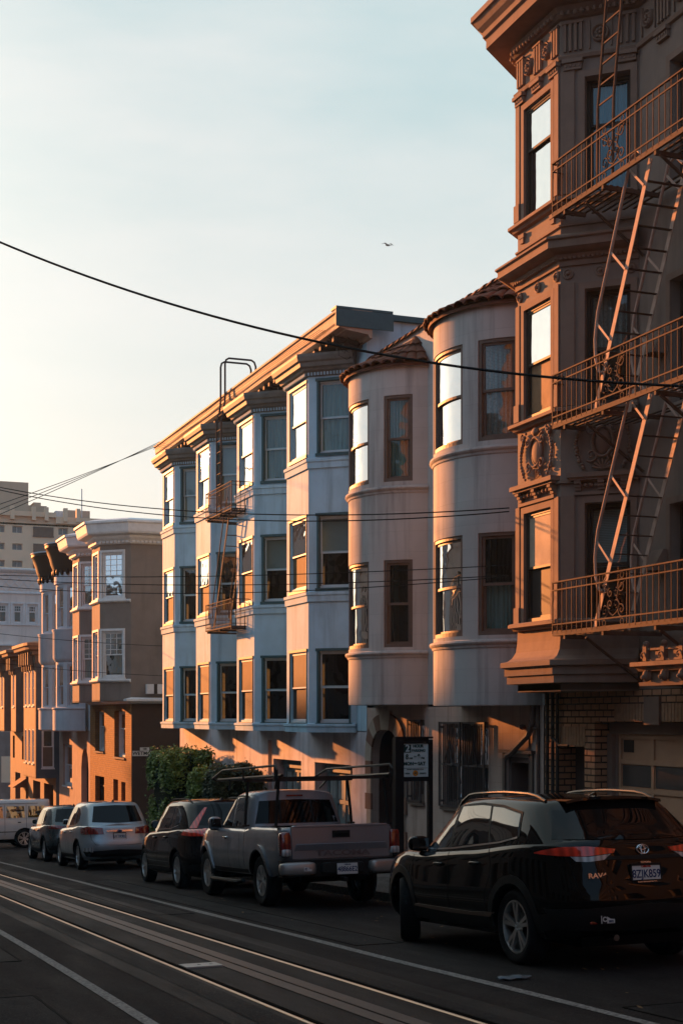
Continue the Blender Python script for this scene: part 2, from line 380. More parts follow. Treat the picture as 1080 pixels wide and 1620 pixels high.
# ================================================================ ground, road, kerbs, rails
def asphalt(name, col, patch, rough=.86):
    m, nt, b = nt_new(name)
    c = mixc(nt, ramp(nt, noise(nt, .55, 6, None, (1, .35, 1)), .38, .66), col, patch)
    c = mixc(nt, ramp(nt, noise(nt, 48, 3), .56, .70, 0, .8), c, tuple(q * 3.6 for q in col))
    c = mixc(nt, ramp(nt, noise(nt, 31, 3), .52, .66, 0, .8), c, tuple(q * .3 for q in col))
    c = mixc(nt, ramp(nt, noise(nt, 1.1, 4), .60, .66, 0, .75), c, tuple(q * .35 for q in col))
    c = mixc(nt, ramp(nt, noise(nt, 2, 8, None, (3, .35, 1)), .6, .72, 0, .3), c, tuple(q * .4 for q in col))
    nt.links.new(c, b.inputs['Base Color']); b.inputs['Roughness'].default_value = rough; b.inputs['Specular IOR Level'].default_value = .16
    vo = N(nt, 'ShaderNodeTexVoronoi'); vo.feature = 'DISTANCE_TO_EDGE'; vo.inputs['Scale'].default_value = .55
    wm = N(nt, 'ShaderNodeVectorMath'); wm.operation = 'MULTIPLY_ADD'; nz = N(nt, 'ShaderNodeTexNoise'); nz.inputs['Scale'].default_value = 1.5; nz.inputs['Detail'].default_value = 6
    nt.links.new(N(nt, 'ShaderNodeNewGeometry').outputs['Position'], nz.inputs['Vector']); nt.links.new(nz.outputs['Color'], wm.inputs[0]); wm.inputs[1].default_value = (1.4, 1.4, 1.4)
    nt.links.new(N(nt, 'ShaderNodeNewGeometry').outputs['Position'], wm.inputs[2]); nt.links.new(wm.outputs[0], vo.inputs['Vector'])
    crk = ramp(nt, vo.outputs['Distance'], .0, .012, .85, 0); gate = ramp(nt, noise(nt, .35, 2), .48, .56); mg = N(nt, 'ShaderNodeMath'); mg.operation = 'MULTIPLY'; nt.links.new(crk, mg.inputs[0]); nt.links.new(gate, mg.inputs[1])
    c = mixc(nt, mg.outputs[0], c, tuple(q * .15 for q in col)); nt.links.new(c, b.inputs['Base Color'])
    rr = ramp(nt, noise(nt, 1.2, 5, None, (2, .3, 1)), .3, .7, rough - .12, rough + .1); nt.links.new(rr, b.inputs['Roughness'])
    bump(nt, b, noise(nt, 55, 4), .9, .02); return m
A_ROAD = asphalt('road_asphalt', (.0165, .0122, .0108), (.0105, .0080, .0072))
A_TRK = asphalt('track_asphalt', (.009, .0075, .007), (.006, .005, .005), .65)
A_CONC = asphalt('track_concrete', (.019, .016, .0145), (.012, .0105, .010), .8)
M_WALK = asphalt('pavement_concrete', (.10, .095, .09), (.06, .057, .052), .85)
M_KERB = asphalt('kerb_concrete', (.12, .11, .10), (.07, .065, .06), .85)
A_GROOVE = surf('rail_groove_black', (.004, .0035, .003), .95, bstr=.2, vamt=.3, spec=.02)  # near-black strip laid beside each rail
M_PAINT = surf('worn_road_paint', (.27, .25, .225), .7, dark=(.02, .017, .016), vscale=34, vamt=1.0, bscale=60, bstr=.4)
M_RAIL = surf('polished_rail_steel', (.36, .26, .18), .30, 1, bstr=.05, vamt=.25)
M_RUST = surf('slot_steel', (.095, .075, .065), .5, .7, bstr=.2, vamt=.6)
def strip(name, x0, x1, mat, dz, y0=-60, y1=112, th=0.0, step=2.0, kind='structure', wob=0.0):
    """a band along the street that follows its slope"""
    b = MB(); n = int((y1 - y0) / step); rows = []
    for k in range(n + 1):
        y = y0 + (y1 - y0) * k / n; z = gz(y) + dz; w1 = wob * math.sin(y * .9 + x0) ; w2 = wob * math.sin(y * 1.31 + x1 + 1)
        rows.append([(x0 + w1, y, z), (x1 + w2, y, z)] if not th else [(x0, y, z - th), (x0, y, z), (x1, y, z), (x1, y, z - th)])
    b.grid(rows)
    if th:
        for r in (rows[0], rows[-1]): b.face(r)
    o = b.build(name, mat); tag(o, kind=kind); return o
g = MB(); ys = [-400, -130, -60] + list(range(-50, 112, 6)) + [112, 160, 400, 700]
g.grid([[(x, y, gz(y) - .03 - (0 if abs(x) < 50 else 0)) for x in (-400, -60, -20, 0, 8, 12, 40, 90, 400)] for y in ys])
tag(g.build('ground', A_ROAD), kind='structure')
strip('road', -0.1, 8.64, A_ROAD, 0)
strip('track_bed', 2.95, 5.02, A_TRK, .004)
strip('track_edging', 3.14, 3.38, A_CONC, .008, wob=.012)
strip('track_edging', 4.62, 4.80, A_CONC, .008, wob=.012)
for x in (3.47, 4.54): 
    rb_ = MB(); rows = []
    for k in range(87):
        y = -60 + 2 * k; rows.append([(x - .01 + .021 * math.cos(math.pi * (1 - h / 6)), y, gz(y) - .004 + .020 * math.sin(math.pi * h / 6)) for h in range(7)])
    rb_.grid(rows); tag(rb_.build('rail', M_RAIL, smooth=True, angle=80), kind='structure')
    strip('rail_groove', x + .018, x + .060, A_GROOVE, .0125, th=.02)
strip('conduit_slot', 3.90, 4.035, M_RUST, .012, th=.03); strip('conduit_slot', 4.062, 4.20, M_RUST, .012, th=.03)
strip('lane_line', 5.50, 5.61, M_PAINT, .005, step=.5, wob=.012)
b = MB()
rows = []
for k in range(90):
    y = 2 + k * .8; xx = 2.30 + (.12 * math.sin((y - 4) * .12) if y < 30 else .12 * math.sin(26 * .12)); rows.append([(xx, y, gz(y) + .005), (xx + .10, y, gz(y) + .005)])
b.grid(rows); tag(b.build('lane_line', M_PAINT), kind='structure')
# old trench patches and tar seams in the asphalt
A_PATCH = asphalt('patch_asphalt', (.019, .0165, .0155), (.012, .0105, .010)); A_TAR = surf('tar_seam', (.004, .0035, .003), .8, bstr=.1, vamt=0, spec=.05)
def road_patch(x0, x1, y0, y1):
    b = MB(); n = 8
    b.grid([[(x0 + .02 * math.sin(k * 2.3), y0 + (y1 - y0) * k / n, gz(y0 + (y1 - y0) * k / n) + .003), (x1 + .02 * math.sin(k * 1.7), y0 + (y1 - y0) * k / n, gz(y0 + (y1 - y0) * k / n) + .003)] for k in range(n + 1)])
    tag(b.build('road_patch', A_PATCH), kind='structure')
    b = MB(); pts = [(x0, y0), (x1, y0), (x1, y1), (x0, y1), (x0, y0)]
    for p, q in zip(pts, pts[1:]):
        for k in range(8):
            a = (p[0] + (q[0] - p[0]) * k / 8, p[1] + (q[1] - p[1]) * k / 8); c_ = (p[0] + (q[0] - p[0]) * (k + 1) / 8, p[1] + (q[1] - p[1]) * (k + 1) / 8)
            b.bar((a[0], a[1], gz(a[1]) + .004), (c_[0], c_[1], gz(c_[1]) + .004), .022 + .008 * math.sin(k * 3), .004)
    tag(b.build('tar_seam', A_TAR), kind='structure')
for q in ((.5, 1.9, 9.5, 12.2), (1.2, 2.2, 15, 22), (5.75, 6.3, 14.5, 30), (5.8, 7.6, 7.6, 9.2), (4.86, 5.4, 20, 27)): road_patch(*q)
strip('kerb', 8.64, 8.80, M_KERB, .13, th=.3); strip('kerb', -.26, -.1, M_KERB, .13, th=.3)
strip('pavement', 8.80, 12.3, M_WALK, .126); strip('pavement', -3.5, -.26, M_WALK, .126)
# steel cover plate between the slot and the near rail
b = MB(); yy = 13.35; zz = gz(yy)
b.hexa([(3.53, yy, gz(yy) + .006), (3.9, yy, gz(yy) + .006), (3.9, yy + .3, gz(yy + .3) + .006), (3.53, yy + .3, gz(yy + .3) + .006),
        (3.53, yy, gz(yy) + .022), (3.9, yy, gz(yy) + .022), (3.9, yy + .3, gz(yy + .3) + .022), (3.53, yy + .3, gz(yy + .3) + .022)])
for q in (.08, .2): b.lathe((3.62 + q, yy + .15, gz(yy + .15) + .020), (0, 0, 1), [(.018, 0), (.018, .008), (.001, .008)], 8)
tag(b.build('cover_plate', surf('cover_plate_steel', (.42, .40, .37), .5, .5, vamt=.6)), 'pale steel cover plate set across the tram track beside the slot', 'cover plate')
# ================================================================ the tall brown building with the fire escape
BROWN = surf('brown_trim_paint', (.25, .165, .125), .8, vscale=5, vamt=.35, streak=.35, bscale=70, bstr=.2)
BROWN_W = surf('brown_wall_paint', (.25, .185, .15), .8, vscale=2, vamt=.4, streak=.45, bscale=50, bstr=.3)
DARKFR = surf('dark_window_paint', (.055, .04, .032), .5, bstr=.1)
IRON_S = surf('sunlit_stair_paint', (.48, .33, .26), .7, vscale=10, vamt=.6, bstr=.2)  # paler copy of the iron paint, sunlight on the stairs put into its colour
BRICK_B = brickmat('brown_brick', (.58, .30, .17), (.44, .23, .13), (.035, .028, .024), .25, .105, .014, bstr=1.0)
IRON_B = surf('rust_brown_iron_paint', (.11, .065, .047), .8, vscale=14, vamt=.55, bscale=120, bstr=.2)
bb = empty('apartment_building', (13, 17, gz(17)), 'tall ornate brown building with dark sash windows and heavy projecting cornice behind the fire escape', 'building')
F0, F1, F2, F3 = (12, 21.55), (11.1, 20.8), (11.1, 19.4), (12, 18.6)
segs = [Flat(F0, F1), Flat(F1, F2), Flat(F2, F3), Flat(F3, (12, 12.4))]
BAYZ0, BAYZ1 = .42, 11.0
wins = {1: [(.26, 1.14, 1.53, 3.30), (.26, 1.14, 4.82, 6.60), (.26, 1.14, 8.08, 9.87)],
        2: [(.38, 1.08, 1.50, 3.30), (.38, 1.08, 4.82, 6.60), (.38, 1.08, 8.08, 9.87)],
        3: [(.86, 1.86, 1.35, 3.12), (.86, 1.86, 4.60, 6.40), (.86, 1.86, 7.86, 9.62)]}
wl = MB()
for i, M in enumerate(segs): wl.panel(M, 0, M.L, BAYZ0, BAYZ1, wins.get(i, []), .07 if i == 1 else .24)
wl.slab([F0, F1, F2, F3], BAYZ0 - .02, BAYZ0 + .02)
for a, b_ in (((12, 12.4), (30, 12.4)), ((30, 12.4), (30, 21.55)), ((30, 21.55), (12, 21.55))):
    wl.panel(Flat(a, b_), 0, Flat(a, b_).L, -5, BAYZ1, [], .1)
wl.build('wall', BROWN_W, bb)
rf = MB(); rf.slab([(12, 21.5), (30, 21.5), (30, 12.5), (12, 12.5)], 10.9, 11.0); rf.build('roof', surf('roof_felt', (.05, .05, .05), .9), bb)
cur = {(1, 0): ('warm', .5, (0, .99)), (1, 1): ('ply', .5, (0, .53)), (1, 2): ('ply', .62, (0, .62)), (2, 0): ('blind', .48, (.45, 1)), (2, 1): ('lace', .5, (.45, 1)), (2, 2): ('blue', .62, (0, 1)),
       (3, 0): ('dark', .5, (0, 1)), (3, 1): ('white', .5, (.4, 1)), (3, 2): ('dark', .5, (.3, 1)), (3, 3): None, (3, 4): None, (3, 5): None}
for i, ws in wins.items():
    for j, o in enumerate(ws):
        cc = cur.get((i, j)); M = segs[i]
        wo = window(bb, M, *o, .055 if i == 1 else .22, DARKFR, BROWN, .05, cc[1] if cc else .5, cc[0] if cc else None, cc[2] if cc else (0, 1), sill=0, casing=.10, sash_covers={(1, 0): {0: SCR['paper'], 1: SCR['dark']}, (1, 1): {1: SCR['ply']}, (1, 2): {}}.get((i, j)))  # bottom front window has a near-black screen over its lower sash
# pilasters at the bay corners
pl = MB()
for z0, z1 in ((1.5, 3.42), (4.82, 6.72), (8.1, 10.0)):
    pl.sbox(segs[1], 0.0, .13, z0, z1, 0, .045); pl.sbox(segs[1], segs[1].L - .13, segs[1].L, z0, z1, 0, .045)
    pl.sbox(segs[2], .0, .22, z0, z1, 0, .03); pl.sbox(segs[0], segs[0].L - .3, segs[0].L, z0, z1, 0, .03)
    pl.sbox(segs[1], -.02, .15, z0, z0 + .28, .045, .07); pl.sbox(segs[1], segs[1].L - .15, segs[1].L + .02, z0, z0 + .28, .045, .07)
build_each(pl, 'pilaster', BROWN, bb)
bay = [F0, F1, F2, F3]; whole = bay + [(12, 12.4)]
def mould(path, prof, name='moulding', mat=BROWN, root=None, m=None):
    b = m or MB(); b.sweep(path, prof)
    if m is None: return b.build(name, mat, root or bb)
# base mouldings of the bay: flared apron and stepped foot
mould(bay, [(0, 1.45), (.01, 1.2), (.03, 1.05), (.09, .95), (.16, .90), (.26, .88), (.26, .80), (.20, .78), (.20, .66), (.165, .65), (.165, .53), (0, .52), (0, .42), (-.3, .42), (-.3, 1.45)], 'base_moulding')
for z in (1.45, 4.72, 7.98):
    mould(bay, [(-.02, z - .06), (.07, z - .05), (.09, z - .01), (.15, z), (.15, z + .05), (.11, z + .07), (-.02, z + .08)], 'sill_moulding')
# belt cornice over the second floor windows
mould(bay, [(0, 6.98), (.04, 6.98), (.04, 7.06), (.10, 7.10), (.12, 7.14), (.22, 7.16), (.30, 7.20), (.30, 7.31), (.34, 7.33), (.34, 7.36), (.10, 7.46), (0, 7.47)], 'belt_cornice')
mould(bay, [(0, 7.60), (.04, 7.60), (.04, 7.63), (0, 7.63)], 'moulding')
# head and frieze mouldings + main cornice
frz = [(0, 10.16), (.05, 10.17), (.07, 10.22), (.05, 10.24), (0, 10.25)]
mould(whole, frz)
mould(whole, [(0, 10.80), (.06, 10.81), (.10, 10.86), (.06, 10.90), (0, 10.90)])
main = [(0, 10.88), (.08, 10.90), (.12, 10.98), (.47, 11.0), (.47, 11.16), (.52, 11.18), (.53, 11.26), (.60, 11.32), (.66, 11.42), (.70, 11.43), (.70, 11.52), (.2, 11.58), (0, 11.58)]
mould(whole, main, 'cornice')
mould(bay, [(0, 3.62), (.05, 3.62), (.05, 3.66), (0, 3.66)])
# egg-and-dart row, dentils, fluting, rosettes, brackets
def egg(path_segs, z, out, r, step):
    b = MB()
    for M in path_segs:
        n = int(M.L / step)
        for k in range(n): 
            a = (k + .5) * M.L / n; b.blob(M(a, z, out), (r * .8, r * .8, r), 2, 7, 4)
    return b
for M_ in segs: egg([M_], 10.855, .13, .045, .095).build('egg_moulding', BROWN, bb, smooth=True)
d = MB()
for M in segs[:3]:
    n = int(M.L / .07)
    for k in range(n): d.sbox(M, k * M.L / n, k * M.L / n + .04, 7.07, 7.13, .04, .10)
d.build('dentils', BROWN, bb)['kind'] = 'stuff'
def rosette(M, a, z, r):
    b = MB(); c = M(a, z, .02); nrm = Vector(M(a, z, 1)) - Vector(M(a, z, 0))
    b.lathe(c, nrm, [(r, -.02), (r, .035), (r * .9, .05), (r * .78, .035), (r * .74, .01), (.001, .01)], 22)
    t = Vector((0, 0, 1)).cross(nrm).normalized(); up = Vector((0, 0, 1)); cc = Vector(c) + nrm * .02
    for k in range(8):
        f = k * math.pi / 4; b.blob(cc + (t * math.cos(f) + up * math.sin(f)) * r * .47, (r * .2, r * .2, r * .2), 2, 7, 5)
    b.blob(cc + nrm * .02, (r * .2,) * 3, 2, 8, 6)
    return b.build('rosette', BROWN, bb, smooth=True, angle=60)
def flutes(M, a0, a1, z0, z1, m, w=.045, gap=.085):
    n = max(1, int(round((a1 - a0) / gap)))
    for k in range(n):
        a = a0 + (k + .5) * (a1 - a0) / n; m.sbox(M, a - w / 2, a + w / 2, z0, z1, 0, .045)
    m.sbox(M, a0, a1, z1, z1 + .03, 0, .055)
def guttae(M, a, m, wd=.32, z=10.16):
    m.sbox(M, a - wd / 2, a + wd / 2, z - .06, z, 0, .10); m.sbox(M, a - wd / 2 + .02, a + wd / 2 - .02, z - .16, z - .06, 0, .06)
    for k in range(4):
        q = a - wd / 2 + .06 + k * (wd - .12) / 3; m.sbox(M, q - .015, q + .015, z - .12, z - .08, .06, .075)
o = MB()
L1, L2 = segs[1].L, segs[2].L
for M, cells in ((segs[1], [('f', .02, .26), ('r', .42), ('f', .58, .84), ('r', 1.0), ('f', 1.14, L1 - .02)]),
                 (segs[2], [('f', .03, .36), ('r', .62), ('f', .88, L2 - .03)]),
                 (segs[3], [('f', .05, .0 + .05), ('r', .28), ('f', .52, .86), ('r', 1.12), ('f', 1.36, 1.7), ('r', 1.96), ('f', 2.2, 2.54), ('r', 2.8), ('f', 3.0, 3.4), ('r', 3.7), ('f', 3.95, 4.3)])):
    for c in cells:
        if c[0] == 'f':
            if c[2] - c[1] > .1: flutes(M, c[1], c[2], 10.30, 10.72, o); guttae(M, (c[1] + c[2]) / 2, o)
        else:
            rosette(M, c[1], 10.51, .135)
            for q in (.16, -.18): o.sbox(M, c[1] + q, c[1] + q + .02, 10.30, 10.74, 0, .03)
o.build('frieze_fluting', BROWN, bb)['kind'] = 'stuff'
for M, aa in ((segs[1], (.1, .7, 1.3)), (segs[2], (.12, .62, 1.08))):
    for a in aa:
        b = MB(); nrm = Vector(M(a, 6.86, 1)) - Vector(M(a, 6.86, 0)); b.lathe(M(a, 6.86, 0), nrm, [(.085, 0), (.085, .03), (.06, .04), (.055, .025), (.03, .03), (.022, .07), (.001, .08)], 16)
        b.build('boss', BROWN, bb, smooth=True, angle=50)
g_ = MB()
for M, aa in ((segs[1], (.2, 1.2)),):
    for a in aa: g_.sbox(M, a - .08, a + .08, 7.80, 7.87, 0, .05); g_.sbox(M, a - .05, a + .05, 7.72, 7.80, 0, .04)
g_.build('moulding', BROWN, bb)
# moulded cartouche panels with shelf brackets
def scroll(m, M, a, z, r, turns, sgn, rad=.018, out=.05, start=0):
    pts = []
    for k in range(26):
        t = k / 25; f = start + sgn * t * turns * 2 * math.pi; rr = r * (1 - .82 * t)
        pts.append(M(a + rr * math.cos(f), z + rr * math.sin(f), out + .02 * t))
    m.tube(pts, rad, 6, rad * .55)
def cartouche(M, a, w, mat, z0=3.78, z1=4.64):
    b = MB(); h = z1 - z0; zc = z0 + h * .52
    ov = [M(a + w * .17 * math.cos(t * .31416), zc + h * .27 * math.sin(t * .31416), .06) for t in range(21)]
    b.tube(ov, .028, 6)
    nrm = (Vector(M(a, 0, 1)) - Vector(M(a, 0, 0))); tt = Vector((0, 0, 1)).cross(nrm).normalized()
    rot = Matrix((tt, nrm, Vector((0, 0, 1)))).transposed()
    b.blob(M(a, zc, .02), (w * .14, .06, h * .24), 2, 16, 10, rot)
    b.blob(M(a, z1 - h * .10, .06), (w * .09, .05, h * .08), 2, 10, 8, rot)
    for s in (-1, 1):
        scroll(b, M, a + s * w * .2, zc + h * .22, h * .11, 1.3, s, .024, .06, 1.5)
        scroll(b, M, a + s * w * .18, zc - h * .24, h * .12, 1.3, -s, .024, .06, 4)
        scroll(b, M, a + s * w * .36, zc + h * .33, h * .09, 1.2, -s, .02, .05, 2)
        rnd = random.Random(int(a * 100) + s)
        for k in range(15):
            t = k / 14; aa = a + s * w * (.30 + .14 * math.sin(t * 3.0)); zz = z1 - .06 - t * (h - .12)
            b.blob(M(aa + rnd.uniform(-.012, .012), zz, .045), (rnd.uniform(.022, .04),) * 3, 2, 7, 5)
    for k in range(7):
        f = math.pi * (k + .5) / 7; b.tube([M(a, z0 + .03, .05), M(a + w * .17 * math.cos(f), z0 + .03 + h * .17 * math.sin(f), .085)], .012, 5, .024)
    return b.build('cartouche', mat, bb, smooth=True, angle=60)
cartouche(segs[1], .70, 1.15, BROWN); cartouche(segs[2], .66, .95, BROWN)
sb = MB()
for M, a0, a1 in ((segs[1], .02, L1 - .02), (segs[2], .12, L2 - .05)):
    sb.sbox(M, a0, a1, 3.68, 3.75, 0, .17); sb.sbox(M, a0 + .04, a1 - .04, 3.64, 3.68, 0, .13)
    sb.sbox(M, a0 + .1, a1 - .1, 3.42, 3.47, 0, .06)
    for k in range(3):
        a = a0 + .16 + k * (a1 - a0 - .32) / 2
        for q, (zz, dd) in enumerate(((3.64, .12), (3.59, .09), (3.54, .06))): sb.sbox(M, a - .05, a + .05, zz - .05, zz, 0, dd)
    for k in range(9):
        a = a0 + .2 + k * (a1 - a0 - .4) / 8; sb.blob(M(a, 3.57, .05), (.035, .035, .035), 2, 7, 5)
sb.build('shelf_bracket', BROWN, bb)
# ground floor: brick with a service door and a deep garage opening
Mg = Flat((12, 21.5), (12, 12.4))
ops = [(.40, 1.30, -5, -.49), (1.62, 7.2, -5, -.075)]
gf = MB(); gf.panel(Mg, 0, Mg.L, -5, BAYZ0, ops, .36); gf.build('brick_wall', BRICK_B, bb)
for a0, a1, z0, z1 in ((.36, 1.34, -.47, -.16), (2.22, 3.08, -.06, .20), (3.52, 7.2, -.06, .20)):
    sc = MB(); n = int((a1 - a0) / .085)
    for k in range(n): sc.sbox(Mg, a0 + k * (a1 - a0) / n, a0 + (k + .82) * (a1 - a0) / n, z0, z1, 0, .012)
    sc.build('soldier_course', surf('header_brick', (.44, .25, .15), .85, vamt=.8, vscale=9), bb)
ks = MB(); ks.sbox(Mg, 3.10, 3.50, -.12, .30, 0, .05); ks.build('keystone', BROWN, bb)
gd = MB(); DD = -.34
gd.sbox(Mg, 1.63, 7.2, -.27, -.09, DD - .04, DD + .08); gd.sbox(Mg, 1.63, 1.77, -4, -.27, DD - .04, DD + .12); gd.sbox(Mg, 1.77, 1.83, -4, -.27, DD - .04, DD + .05)
gd.build('door_frame', surf('door_frame_paint', (.30, .20, .155), .6), bb)
GARP = surf('garage_door_paint', (.58, .33, .20), .55, vamt=.3)
go = MB(); go.sbox(Mg, 1.83, 7.1, -4, -.27, DD - .03, DD)
for k in range(6): a = 1.86 + k * .93; go.sbox(Mg, a - .035, a + .035, -4, -.27, DD, DD + .03)
for z in (-.31, -.71, -1.155, -1.6, -2.05, -2.5): go.sbox(Mg, 1.90, 7.1, z - .04, z + .04, DD, DD + .028)
gdo = go.build('garage_door', GARP, bb)
gp = MB()
for k in range(5): gp.sbox(Mg, 1.92 + k * .93, 2.73 + k * .93, -1.10, -.765, DD + .001, DD + .008)
gp.build('pane', surf('garage_door_glass', (.10, .085, .075), .2, spec=.4, bstr=0), gdo)
vv = MB(); vv.sbox(Mg, 1.95, 2.23, -.56, -.37, DD + .001, DD + .012); vv.build('vent', DARKFR, gdo)
ds = MB(); ds.sbox(Mg, .40, 1.30, -4, -.49, -.40, -.36); ds.sbox(Mg, .84, .98, -4, -.55, -.36, -.28); ds.sbox(Mg, .98, 1.28, -2.6, -.75, -.36, -.33)
ds.build('service_door', surf('service_door_paint', (.13, .09, .075), .6), bb)
# drain pipes on the brick corner
dp = MB()
for y, x in ((21.3, 11.93), (21.12, 11.93), (20.98, 11.94)): dp.tube([(x, y, -2.9), (x, y, .4)], .03, 8)
dp.tube([(11.93, 21.12, -.35), (11.93, 20.9, -.48), (11.93, 20.6, -.48)], .022, 6)
dp.build('drain_pipe', surf('iron_pipe_paint', (.05, .04, .035), .5), bb)
# carved entrance hood with little lion heads
hd = empty('entrance_hood', (11.6, 16.4, .44), 'carved brown entrance hood with crested rail and lion heads above the garage', 'hood')
Mh = Flat((11.35, 17.48), (11.35, 13.8)); Mh2 = Flat((12.0, 17.48), (11.35, 17.48))
b = MB(); b.box(11.35, 12.0, 13.8, 17.48, .47, .70); b.build('hood_body', BROWN, hd)
b = MB(); b.sweep([(12, 17.48), (11.35, 17.48), (11.35, 13.8)], [(0, .64), (.05, .65), (.08, .70), (.14, .72), (.14, .78), (0, .79)]); b.sweep([(12, 17.48), (11.35, 17.48), (11.35, 13.8)], [(0, .44), (.04, .44), (.05, .49), (0, .50)])
b.build('hood_moulding', BROWN, hd)
for k in range(9):
    a = .16 + k * .44; b = MB(); c = Mh(a, .585, .05); b.blob(c, (.06, .065, .085), 2, 12, 8); b.blob(Mh(a, .56, .11), (.035, .035, .035), 2, 8, 6)
    b.blob(Mh(a, .60, .03), (.03, .085, .10), 2, 12, 8)
    for s in (-1, 1): b.blob(Mh(a + s * .055, .655, .05), (.02, .02, .022), 2, 6, 5)
    b.build('lion_head', BROWN, hd, smooth=True)
    p = MB(); p.sbox(Mh, a - .045, a + .045, .79, 1.0, .02, .09); p.blob(Mh(a, 1.03, .055), (.05, .05, .05), 2, 8, 6)
    scroll(p, Mh, a, .86, .06, 1.1, 1, .014, .11); p.build('crest_post', BROWN, hd)
    if k < 8:
        q = MB(); q.sbox(Mh, a + .05, a + .39, .79, .82, .03, .07); q.sbox(Mh, a + .05, a + .39, .94, .97, .03, .07); q.sbox(Mh, a + .09, a + .35, .82, .94, .03, .045)
        q.build('crest_rail', BROWN, hd)

# ---------------------------------------------------------------- fire escape: three balconies joined by steep stairs
fe = empty('fire_escape', (11.5, 17, 1.2), 'brown painted iron fire escape with scrolled balconies and steep stairs on the ornate building', 'fire escape')
XO, XI, Y0, Y1 = 10.93, 11.93, 19.35, 12.6
for lv, zb in enumerate((1.26, 4.46, 7.73)):
    top = zb + .81
    rl = MB()
    for z, w_, h in ((zb + .02, .012, .07), (zb + .16, .02, .02), (top - .12, .02, .02), (top, .035, .02)):
        rl.bar((XO, Y0, z), (XO, Y1, z), w_, h); rl.bar((XO, Y0, z), (XO + .26, Y0 + (.0), z), w_, h)
    bo = rl.build('balcony_rail', IRON_B, fe)
    pk = MB(); y = Y0; k = 0
    while y > Y1 + .1:
        if not (17.24 < y < 17.97): 
            r = .012 if k % 8 else .018; pk.bar((XO, y, zb + .02), (XO, y, top), r, r, (0, 1, 0))
        y -= .145; k += 1
    for q in (.09, .2): pk.bar((XO + q, Y0, zb + .02), (XO + q, Y0, top), .012, .012, (0, 1, 0))
    near = [b for b in islands(pk) if b.v[0][1] < 14.9]; far_ = [b for b in islands(pk) if b.v[0][1] >= 14.9]
    for b in far_: b.build('baluster', IRON_B, bo)
    rest = MB()
    for b in near: o_ = len(rest.v); rest.v += b.v; rest.f += [[q + o_ for q in f] for f in b.f]; rest.m += b.m
    rest.build('balusters', IRON_B, bo)['kind'] = 'stuff'
    sp_ = MB(); Ms = Flat((XO, 17.97), (XO, 17.25)); cx = .36
    for a in (.0, .72, .24, .48): sp_.sbox(Ms, a - .007, a + .007, zb + .05, top, -.006, .006) if a in (0, .72) else None
    def S(a, z, r, turns, sgn, st):
        pts = [Ms(a + r * (1 - .8 * t / 22) * math.cos(st + sgn * turns * 6.283 * t / 22), z + r * (1 - .8 * t / 22) * math.sin(st + sgn * turns * 6.283 * t / 22), 0) for t in range(23)]
        sp_.tube(pts, .010, 5)
    for s in (-1, 1):
        S(cx + s * .22, zb + .60, .10, 1.4, s, 1.57); S(cx + s * .22, zb + .27, .10, 1.4, -s, -1.57)
        sp_.tube([Ms(cx + s * q, zb + z_, 0) for q, z_ in ((.30, .66), (.14, .56), (.10, .44), (.18, .34), (.10, .24), (.0, .19))], .010, 5)
        S(cx + s * .08, zb + .52, .07, 1.3, -s, 1.57); S(cx + s * .08, zb + .36, .07, 1.3, s, -1.57)
        for z_ in (.755, .095): 
            sp_.tube([Ms(cx + s * .24 + .045 * math.cos(t * .6283), zb + z_ + .045 * math.sin(t * .6283), 0) for t in range(11)], .008, 5)
    sp_.build('scroll_panel', IRON_B, bo)
    fl = MB(); nsl = 9
    for k in range(nsl):
        x = XO + .03 + (XI - XO - .06) * k / (nsl - 1)
        ye = Y0 if x < 11.05 else (19.30 - (x - 11.1) * .89 if x < 12 else 18.5)
        if 11.05 < x < 11.75: fl.bar((x, ye, zb), (x, 17.9, zb), .045, .012); fl.bar((x, 16.55, zb), (x, Y1, zb), .045, .012)
        else: fl.bar((x, ye, zb), (x, Y1, zb), .045, .012)
    for y in (19.0, 17.9, 16.55, 15.2, 13.9, 12.8):
        xe = XI if y < 18.5 else 11.3; fl.bar((XO, y, zb - .045), (xe, y, zb - .045), .05, .06)
    fl.build('balcony_floor', IRON_B, bo)
    br = MB()
    for y in (18.45, 16.5, 14.6, 12.8): br.bar((XO + .05, y, zb - .08), (11.98, y, zb - .75), .035, .035)
    build_each(br, 'bracket', IRON_B, bo)
    if lv > 0:                                   # stair from this balcony down to the one below
        st = MB(); zl = zb - (3.2 if lv == 1 else 3.27)
        T = Vector((0, 16.88, zb + .02)); B = Vector((0, 18.36, zl + .05))
        for x in (11.08, 11.66): st.bar((x, T.y, T.z), (x, B.y, B.z), .012, .09, (0, 1, 0))
        so_ = st.build('stair_stringer', IRON_S, fe)
        tr = MB()
        for k in range(1, 12):
            p = T + (B - T) * k / 12; tr.bar((11.08, p.y, p.z), (11.66, p.y, p.z), .06, .012)
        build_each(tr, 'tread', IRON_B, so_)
        hr = MB()
        for x in (11.06, 11.68):
            d_ = (B - T); q = [T + Vector((0, .10, .05)), T + Vector((0, .30, .22))] + [T + d_ * t + Vector((0, .38, .36)) for t in (.06, .3, .55, .66)] + [T + d_ * .74 + Vector((0, .34, .24)), T + d_ * .79 + Vector((0, .25, .12)), T + d_ * .82 + Vector((0, .14, .03)), T + d_ * .835 + Vector((0, .02, .0))]
            hr.tube([(x, p.y, p.z) for p in q], .024, 8)
            for t in (.1, .42, .7): p = T + d_ * t; hr.bar((x, p.y, p.z), (x, p.y + .38, p.z + .36), .010, .035)
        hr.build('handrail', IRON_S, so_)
ld = MB(); a0, a1 = Vector((10.97, 18.12, 7.75)), Vector((10.93, 18.02, 8.9)); a2 = Vector((10.78, 17.48, 10.6)); a3 = Vector((10.4, 17.3, 12.4))
off = Vector((0, -.43, 0))
